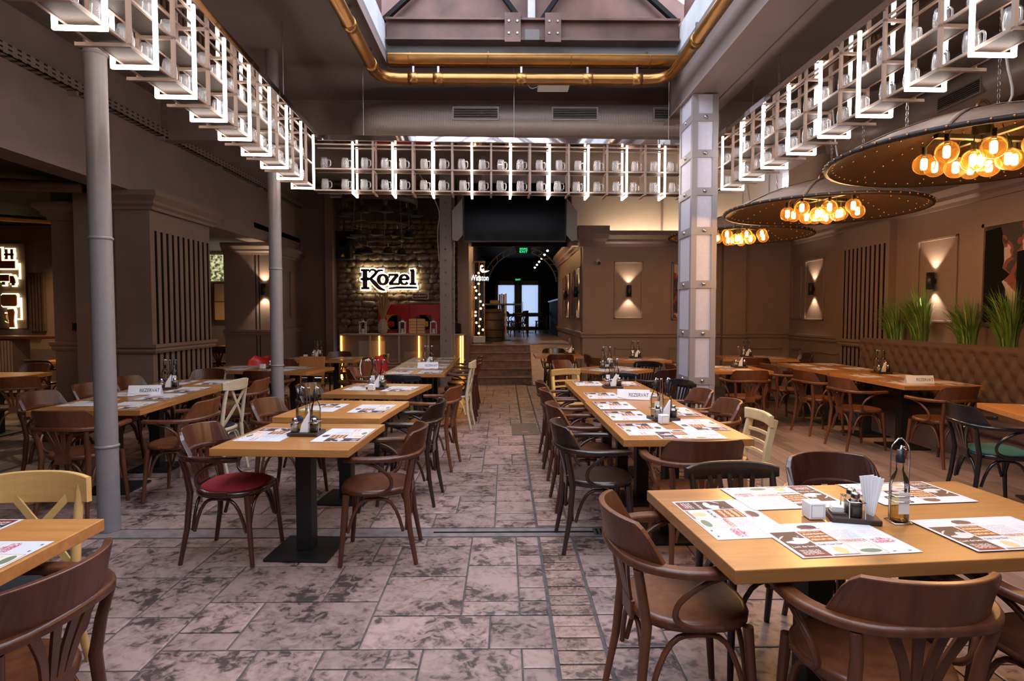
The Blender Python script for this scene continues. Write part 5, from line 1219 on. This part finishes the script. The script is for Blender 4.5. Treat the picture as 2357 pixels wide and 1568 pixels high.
# ---- halo-lit brewery lettering
def strokes(defs, d0, d1, grow, mat, parent, name):
    for s in defs:
        m = MB(); pts = spline([(p[0], p[1], 0) for p in s], 5) if len(s) > 2 else [Vector((p[0], p[1], 0)) for p in s]
        n = len(pts); ws = [p[2] for p in s]; A, Bb = [], []
        for i, p in enumerate(pts):
            f = i/(n-1)*(len(ws)-1); k = min(int(f), len(ws)-2); w = (ws[k]+(ws[k+1]-ws[k])*(f-k))/2+grow
            a = pts[max(0, i-1)]; b = pts[min(n-1, i+1)]; tt = (b-a).normalized(); nn = Vector((-tt.y, tt.x, 0)); ext = (-tt*grow if i == 0 else tt*grow if i == n-1 else Vector())
            A.append(p+nn*w+ext); Bb.append(p-nn*w+ext)
        vs = [(p.x, d, p.y) for d in (d0, d1) for q in zip(A, Bb) for p in q]; N = 2*n; fs = []
        for i in range(n-1):
            fs += [(2*i, 2*i+1, 2*i+3, 2*i+2), (N+2*i, N+2*i+2, N+2*i+3, N+2*i+1), (2*i, 2*i+2, N+2*i+2, N+2*i), (2*i+1, N+2*i+1, N+2*i+3, 2*i+3)]
        fs += [(0, N, N+1, 1), (N-2, N-1, 2*N-1, 2*N-2)]
        m.add(vs, fs).build(name, mat, parent)
def ring(cx, cz, rx, rz_, w0, w1, a0=0, a1=360, n=14): return [(cx+rx*math.cos(R(a0+(a1-a0)*k/n)), cz+rz_*math.sin(R(a0+(a1-a0)*k/n)), w0+(w1-w0)*abs(math.cos(R(a0+(a1-a0)*k/n)))) for k in range(n+1)]
KZ = {'K': [[(.12, .02, .085), (.12, .40, .085)], [(.04, .015, .03), (.21, .015, .03)], [(.04, .405, .03), (.21, .405, .03)], [(.03, .21, .012), (.12, .24, .02), (.22, .215, .02), (.12, .185, .018), (.03, .21, .012)],
       [(.22, .36, .012), (.26, .41, .02), (.34, .40, .03), (.36, .34, .035), (.30, .26, .03), (.22, .215, .02)], [(.52, .40, .015), (.42, .39, .03), (.34, .31, .04), (.24, .22, .03)], [(.24, .22, .04), (.33, .13, .075), (.44, .02, .06), (.56, -.03, .012)]],
      'o': [ring(.52, .20, .095, .10, .022, .07)], 'z': [[(.67, .305, .03), (.86, .305, .03)], [(.85, .30, .055), (.68, .11, .055)], [(.67, .105, .035), (.88, .105, .035)], [(.665, .31, .02), (.665, .25, .012)], [(.885, .10, .02), (.885, .17, .012)]],
      'e': [ring(1.0, .20, .09, .10, .022, .06, 5, 320)+[], [(.92, .205, .03), (1.10, .212, .03)]], 'l': [[(1.19, .11, .07), (1.19, .39, .07)], [(1.14, .40, .025), (1.215, .405, .03)], [(1.13, .105, .03), (1.26, .105, .03)], [(.66, .01, .012), (.9, .03, .035), (1.28, .025, .025)]]}
ks = thing('brewery_sign', 'halo-lit lettering reading Kozel on the stone wall', 'sign', (-3.46, 14.32, 2.12))
ks.scale = (1.06, 1, 1.1)
for ch, df in KZ.items():
    h = thing('x', '', ''); del h['label']; del h['category']; h.parent = ks; h.name = 'letter_'+ch if False else 'letter'
    strokes(df, 0.0, .03, .011, 'sign_brown', h, 'letter_stroke'); strokes(df, .05, .06, .034, 'led_halo', h, 'halo_backing')
MB().box(.0, 1.3, .08, .12, .05, .07).box(.0, 1.3, .08, .12, .33, .35).build('mounting_rail', 'black_metal', ks)
# ---- steel column with rivets beside the counter
t = thing('steel_column', 'riveted grey steel column standing before the mesh counter', 'column', (-1.21, 12.3, 0))
B(-.12, .12, -.01, .01, 0, 4.55).build('flange', 'column_paint', t); B(-.01, .01, .01, .2, 0, 4.55).build('web', 'column_paint', t); B(-.12, .17, .2, .22, 0, 4.55).build('flange', 'column_paint', t)
for k in range(17):
    q = MB().lathe([(.022, 0), (.020, .010), (.010, .018), (.0001, .02)], 10).build('rivet', 'column_paint', t, loc=(0, -.01, .5+.235*k)); q.rotation_euler = (R(90), 0, 0)
    q = MB().lathe([(.020, 0), (.018, .010), (.0001, .018)], 8).build('rivet', 'column_paint', t, loc=(.145, .2, .4+.235*k)); q.rotation_euler = (R(90), 0, 0)
MB().tube(spline([(-.14, 0, 2.6), (-.16, 0, 3.2), (-.13, 0, 3.6), (-.3, 0, 4.0), (-.55, 0, 4.4)], 4), .01, 6, (0, 1, 0)).build('cable', 'filter_cable', t)
# ---- television
t = thing('television', 'large black television hung above the stairs', 'television', (.19, 11.5, 0))
B(-.98, .98, 0, .05, 2.90, 4.02).build('case', 'black_metal', t, bev=.006); B(-.965, .965, -.003, 0, 2.925, 4.005).build('screen', 'screen', t) if False else None
plain('screen', (.004, .004, .006), .16).node_tree.nodes['Principled BSDF'].inputs['Specular IOR Level'].default_value = .05; B(-.965, .965, -.003, 0, 2.925, 4.005).build('screen', 'screen', t)
for s in (-1, 1): MB().prism([(s*.99, 3.05), (s*1.10, 2.92), (s*1.2, 2.95), (s*1.2, 3.5), (s*1.0, 3.75)], .06, .08, lambda a, b, d: (a, d, b)).build('side_bracket', 'column_paint', t)
for x in (-.6, .6): B(x-.03, x+.03, .06, .10, 3.0, 4.55).build('hanger_post', 'column_paint', t)
# ---- hat chandelier
hc = thing('hoop_chandelier', 'three dark lattice hoops hung under the ceiling before the stone wall', 'chandelier', (-2.72, 13.2, 0))
for r, z, h in ((.80, 3.88, .14), (.62, 3.42, .04), (.46, 3.05, .04)):
    MB().lathe([(r, 0), (r+.012, 0), (r+.012, h), (r, h), (r, 0)], 40, (0, 0, z), cap=False).build('hoop', 'barrel', hc)
    for a in (.17, PI/2, 2.97): MB().tube([(r*math.cos(a), r*math.sin(a), z+h), (r*math.cos(a)*.9, r*math.sin(a)*.9, 4.55)], .005, 5, (0, 1, 0)).build('hanger_wire', 'steel', hc)
ht = thing('bowler_hat', 'x', 'hat'); MB().lathe([(.095, .0), (.10, .03), (.095, .08), (.07, .125), (.03, .145), (.0001, .147)], 16).build('crown', 'felt', ht); MB().lathe([(.0001, .0), (.14, .012), (.155, .024), (.15, .018), (.10, -.002), (.0001, -.004)], 18).build('brim', 'felt', ht); MB().lathe([(.101, .012), (.102, .012), (.101, .04)], 16, cap=False).build('ribbon', 'black_paint', ht)
MB().tube([(0, 0, .14), (0, 0, .236)], .004, 5, (0, 1, 0)).build('hook', 'steel', ht)
HP = Proto(ht)
for r, z, n, ph, lv in ((.80, 3.64, 6, .15, 'top'), (.62, 3.18, 5, .5, 'middle'), (.46, 2.81, 4, .9, 'lowest')):
    for k in range(n): a = -PI*.98+PI*.96*k/(n-1); HP.put((-2.72+r*math.cos(a), 13.2+r*math.sin(a)*.75, z), a, 'black bowler hat hung from the %s hoop of the chandelier' % lv, 'hats on the %s hoop' % lv)
t = thing('loudspeaker', 'black loudspeaker with yellow warning triangle hung between stone wall pilaster and hats', 'speaker', (-3.62, 13.6, 2.75)); B(-.16, .16, -.14, .14, 0, .62).build('cabinet', 'black_paint', t, bev=.01); MB().lathe([(.11, 0), (.12, .01), (.05, .0)], 20).build('cone', 'dark_void', t, loc=(0, -.14, .38)).rotation_euler = (R(90), 0, 0); MB().prism([(-.045, .05), (.045, .05), (0, .12)], -.145, -.142, lambda a, b, d: (a, d, b)).build('warning_triangle', 'yellow', t)
B(-.02, .02, -.02, .02, .62, 1.8).build('hanger', 'black_metal', t)
t = thing('ceiling_pipe', 'thick dim pipe under the ceiling above the hats', 'pipe', (0, 13.9, 4.3)); MB().tube([(-4.0, 0, 0), (-1.2, 0, 0)], .12, 16).build('pipe', 'tray_metal', t)

# ================================================================ PASSAGE BEYOND THE STAIRS
t = thing('neon_sign', 'glowing white sign reading Winston with bird swoosh', 'sign', (-.61, 14.55, 2.44))
text('lettering', 'Winston', .20, 'neon', t, (.0, -.02, -.05), (R(90), 0, 0), .006, sx=.62)
MB().prism([(.02, .26), (.05, .16), (.12, .12), (.24, .13), (.16, .09), (.06, .08), (.01, .14)], -.03, -.01, lambda a, b, d: (a, d, b)).build('bird_swoosh', 'neon', t); B(-.23, -.20, .0, .03, -1.64, .0).build('stand', 'black_metal', t); B(-.23, .23, -.005, .012, -.12, -.105).build('carrier_bar', 'black_metal', t); B(-.3, .3, .0, .1, -1.64, -1.62).build('stand_foot', 'black_metal', t)
t = thing('bulb_tower', 'tall copper cage tower full of small glowing bulbs', 'lamp', (-.64, 14.95, .80))
for x in (-.13, 0, .13):
    for y in (-.1, .1): MB().tube([(x, y, 0), (x, y, 2.02)], .008, 5, (0, 1, 0)).build('cage_bar', 'rivet', t)
B(-.15, .15, -.12, .12, 0, .16).build('plinth', 'white_paint', t); B(-.15, .15, -.12, .12, 2.0, 2.03).build('cage_top', 'rivet', t)
rnd = random.Random(11)
for k in range(20): MB().sphere((rnd.uniform(-.11, .11), rnd.uniform(-.09, .0), .24+.088*k), .026, 8, 6).build('bulb', 'bulb_small', t)
t = thing('barrel', 'dark wooden barrel beside the bulb tower', 'barrel', (-.30, 15.6, .80)); MB().lathe([(.22, 0), (.27, .25), (.28, .42), (.27, .6), (.22, .85), (.0001, .85)], 20).build('staves', 'barrel', t)
for z, r in ((.1, .25), (.3, .283), (.55, .28), (.75, .25)): MB().lathe([(r, 0), (r+.005, 0), (r+.003, .03)], 20, (0, 0, z), cap=False).build('hoop', 'black_metal', t)
def dark_table(x, y, w, d, h, label):
    t = thing('bar_table', label, 'table', (x, y, .80)); B(-w/2, w/2, -d/2, d/2, h-.04, h).build('table_top', 'chair_dark', t); B(-.05, .05, -.05, .05, .015, h-.04).build('post', 'black_metal', t); B(-.22, .22, -.22, .22, 0, .015).build('base_plate', 'black_metal', t)
dark_table(-.05, 16.4, 1.0, .8, 1.0, 'dark bar table behind the barrel in the passage'); dark_table(.85, 22.5, 1.1, .8, .76, 'dark table before the glass doors')
t = thing('menu_card', 'small wooden menu card on the dark bar table', 'card', (-.28, 16.25, 1.801)); B(-.12, .12, -.01, .01, 0, .09).build('card', 'art_paper', t)
AC_D.put((.42, 18.6, .801), R(70), 'dark armchair silhouetted in the passage before the glass doors'); AC_D.put((.05, 20.5, .801), R(-60), 'dark armchair beside the upright boards in the passage'); AC_D.put((.35, 22.5, .801), R(-90), 'dark armchair at the door table, barrel side'); AC_D.put((1.35, 22.4, .801), R(90), 'dark armchair at the door table, bar side')
t = thing('bar_counter', 'black bar counter in the passage', 'counter', (2.0, 19.6, .80)); B(-.32, .5, -1.0, 3.0, 0, 1.15).build('body', 'black_paint', t); B(-.36, .55, -1.05, 3.05, 1.15, 1.2).build('bar_top', 'chair_dark', t)
t = thing('stacked_boards', 'upright bundle of pale boards beside the bar table', 'boards', (-.06, 19.3, .80))
for k in range(4): B(-.13+.065*k, -.075+.065*k, -.05, .05, 0, 1.35+.02*(k % 2)).build('board', 'ramp_board' if k % 2 else 'barrel', t)
def exit_sign(x, y, z, w, body, label):
    h = w*.42; t = thing('exit_sign', label, 'sign', (x, y, z)); B(-w/2, w/2, 0, .04, -h/2, h/2).build('housing', 'green_sign', t)
    if '\n' in body: text('lettering', 'IESIRE', h*.42, 'exit_green', t, (0, -.004, h*.22), (R(90), 0, 0), .001, sx=1.2); text('lettering', 'EXIT', h*.52, 'exit_green', t, (0, -.004, -h*.22), (R(90), 0, 0), .001, sx=1.25)
    else: text('lettering', body, h*.7, 'exit_green', t, (0, -.004, 0), (R(90), 0, 0), .001, sx=1.1)
    MB().tube([(0, .02, h/2), (0, .02, 3.9-z)], .008, 5, (0, 1, 0)).build('hanger', 'black_metal', t)
exit_sign(.48, 15.4, 3.15, .38, 'IESIRE\nEXIT', 'green lit sign reading IESIRE EXIT hung in the passage'); exit_sign(.58, 26.4, 3.02, .34, 'EXIT', 'green lit EXIT sign above the glass doors')
for k in range(6):
    t = thing('track_spot', 'small white spotlight on the passage ceiling track', 'lamp', (1.35-.03*k, 19+1.0*k, 3.62-.03*k), 0, 'passage track spotlights'); MB().lathe([(.035, 0), (.05, -.09), (.045, -.09), (.0001, -.07)], 12).build('spot_head', 'black_metal', t); MB().sphere((0, -.02, -.10), .038, 8, 6).build('lens', 'spot_white', t); MB().tube([(0, 0, 0), (0, 0, .28+.03*k)], .01, 6, (0, 1, 0)).build('stem', 'black_metal', t)
t = thing('arch_truss', 'pale curved steel truss under the passage ceiling', 'truss', (.6, 20.5, 0))
for x in (-.9, .9): MB().tube([(x, 0, 3.4), (x, 0, 3.9)], .012, 6, (0, 1, 0)).build('hanger', 'black_metal', t)
for r in (1.35, 1.18): MB().tube([(r*math.cos(a), 0, 2.45+r*math.sin(a)) for a in [R(8+k*8) for k in range(21)]], .022, 6, (0, 1, 0)).build('arch_tube', 'column_paint', t)
for k in range(14): a = R(10+k*12); b = R(16+k*12); MB().bar((1.35*math.cos(a), 0, 2.45+1.35*math.sin(a)), (1.18*math.cos(b), 0, 2.45+1.18*math.sin(b)), .02, .02, (0, 1, 0)).build('lattice_bar', 'column_paint', t)
downlight(.4, 18.2, 3.9, 45, 'ceiling downlight over the passage floor', ang=110)

# ================================================================ SIDE ROOMS ON THE LEFT
ip = thing('icon_panel', 'backlit wall panel of brewing icons in the side room', 'sign', (-9.33, 11.415, 0))
B(-.85, .26, .04, .08, 1.25, 2.85).build('board', 'taupe', ip)
def icon(polys, name):
    for poly in polys:
        cx = sum(p[0] for p in poly)/len(poly); cz = sum(p[1] for p in poly)/len(poly)
        a = MB().prism(poly, -.03, -.01, lambda u, v, d: (u, d, v)).build(name, 'icon_brown', ip)
        MB().prism([(cx+(u-cx)*1.0+(.024 if u > cx else -.024), cz+(v-cz)+(.024 if v > cz else -.024)) for u, v in poly], .005, .02, lambda u, v, d: (u, d, v)).build('backlight', 'icon_back', a)
rc = lambda a, b, c, d: [(a, c), (b, c), (b, d), (a, d)]
icon([rc(-.20, .12, 2.38, 2.52), rc(-.18, -.13, 2.52, 2.76), rc(-.07, .10, 2.62, 2.66), rc(-.05, -.01, 2.55, 2.74), rc(.05, .09, 2.55, 2.74)], 'factory_icon')
icon([rc(-.16, .0, 2.14, 2.26), [(.02, 2.10), (.12, 2.10), (.11, 2.18), (.08, 2.24), (.02, 2.24)], rc(-.13, -.08, 2.07, 2.13), rc(.05, .10, 2.06, 2.12)], 'truck_icon')
icon([[(-.16, 1.70), (-.13, 1.67), (.11, 1.67), (.13, 1.70), (.13, 1.86), (.11, 1.89), (-.13, 1.89), (-.16, 1.86)]], 'keg_icon')
icon([[(-.02, 1.27), (.07, 1.27), (.06, 1.40), (.08, 1.56), (.06, 1.62), (-.05, 1.61), (-.03, 1.42)], [(-.10, 1.40), (-.04, 1.36), (-.05, 1.40), (-.08, 1.44), (-.08, 1.50), (-.05, 1.53), (-.10, 1.53)]], 'glass_icon')
for a, b, c, d in ((.17, .20, 2.20, 2.46), (.12, .20, 2.45, 2.48), (.12, .20, 2.18, 2.21), (.17, .20, 1.42, 1.82), (.12, .20, 1.80, 1.83), (.08, .20, 1.41, 1.44)): B(a, b, .0, .02, c, d).build('flow_line', 'icon_back', ip)
sp = thing('slat_panel', 'dark vertical slat panel beside the icon panel', 'panel', (-8.86, 11.42, 0))
for k in range(5): B(-.14+.06*k, -.10+.06*k, .0, .07, 1.2, 2.30).build('slat', 'barrel', sp)
sc_ = thing('serving_counter', 'brown counter with slatted front in the side room', 'counter', (-8.9, 10.9, 0)); B(-2.5, 2.7, -.25, .25, 1.08, 1.13).build('counter_top', 'chair_brown', sc_, bev=.005); B(-2.4, .15, -.2, .2, 0, 1.08).build('body', 'taupe', sc_)
for k in range(9): B(-.35+.055*k, -.315+.055*k, -.23, -.2, .05, 1.05).build('slat', 'taupe', sc_)
t = thing('copper_pipe', 'copper pipe under the side room ceiling', 'pipe', (0, 0, 0)); MB().tube([(-9.6, 8.2, 3.02), (-5.9, 10.8, 3.02)], .05, 12).build('pipe', 'brass', t)
t = thing('copper_pipe', 'thick dark brown pipe across the side room opening', 'pipe', (0, 0, 0)); MB().tube([(-9.6, 6.4, 3.1), (-5.3, 7.6, 3.1)], .07, 12).build('pipe', 'brown_steel', t)
t = thing('bar_table', 'small table beside the side room counter', 'table', (-7.15, 10.1, 0)); B(-.5, .5, -.35, .35, .71, .75).build('table_top', 'oak', t); B(-.05, .05, -.05, .05, .015, .71).build('post', 'black_metal', t); B(-.2, .2, -.2, .2, .0, .015).build('base_plate', 'black_metal', t)
AC_D.put((-7.2, 9.45, .003), R(0), 'dark armchair before the small side-room table'); AC_D.put((-6.55, 9.6, .003), R(40), 'dark armchair beside the side-room pilaster')
# seen through the gap by the sconce pier
t = thing('glowing_picture', 'glowing green landscape band in the room behind the piers', 'picture', (-7.4, 16.15, 2.75)); B(-1.4, 1.4, -.02, .03, -.35, .35).build('glow_panel', 'moss', t) if 'moss' in MATS else None
def moss_mat():
    m, nt, p = nodes('moss'); tc = nt.nodes.new('ShaderNodeTexCoord'); n = nt.nodes.new('ShaderNodeTexNoise'); n.inputs['Scale'].default_value = 14; n.inputs['Detail'].default_value = 6; lk(nt, tc.outputs['Object'], n.inputs['Vector'])
    r = nt.nodes.new('ShaderNodeValToRGB'); r.color_ramp.elements[0].position = .4; r.color_ramp.elements[0].color = (.05, .07, .03, 1); r.color_ramp.elements[1].position = .6; r.color_ramp.elements[1].color = (.8, .75, .4, 1)
    lk(nt, n.outputs['Fac'], r.inputs[0]); lk(nt, r.outputs[0], p.inputs['Emission Color']); p.inputs['Emission Strength'].default_value = .9; p.inputs['Base Color'].default_value = (.1, .1, .05, 1)
moss_mat(); B(-1.4, 1.4, -.02, .03, -.35, .35).build('glow_panel', 'moss', t)
t = thing('bottle_picture', 'framed print with flask drawings in the room behind the piers', 'picture', (-7.35, 16.15, 1.88)); B(-.42, .42, -.02, .03, -.52, .45).build('print', 'art_paper', t); m = MB()
for b in ((-.45, .45, -.55, -.52), (-.45, .45, .45, .48), (-.45, -.42, -.55, .48), (.42, .45, -.55, .48), (-.42, .42, -.04, -.02)): m.box(b[0], b[1], -.04, .03, b[2], b[3])
m.build('frame', 'chair_light', t); MB().lathe([(.1, 0), (.12, .05), (.08, .12), (.02, .16), (.02, .3), (.001, .3)], 12).build('flask_drawing', 'icon_brown', t, loc=(.05, -.02, .02)).scale = (1, .05, 1); MB().sphere((0, 0, 0), .14, 12, 6, .5).build('crate_drawing', 'icon_brown', t, loc=(.05, -.02, -.28)).scale = (1, .05, 1)
AC_L.put((-6.25, 13.3, .003), R(0), 'brown fan-back armchair seen through the gap by the sconce pier')
tag(B(-6.9, -5.9, 14.2, 14.9, .71, .75).build('dining_table', 'oak'), 'oak table seen through the gap by the sconce pier', 'table'); B(-6.45, -6.35, 14.5, 14.6, 0, .71).build('post', 'black_metal', bpy.data.objects['dining_table.022'])
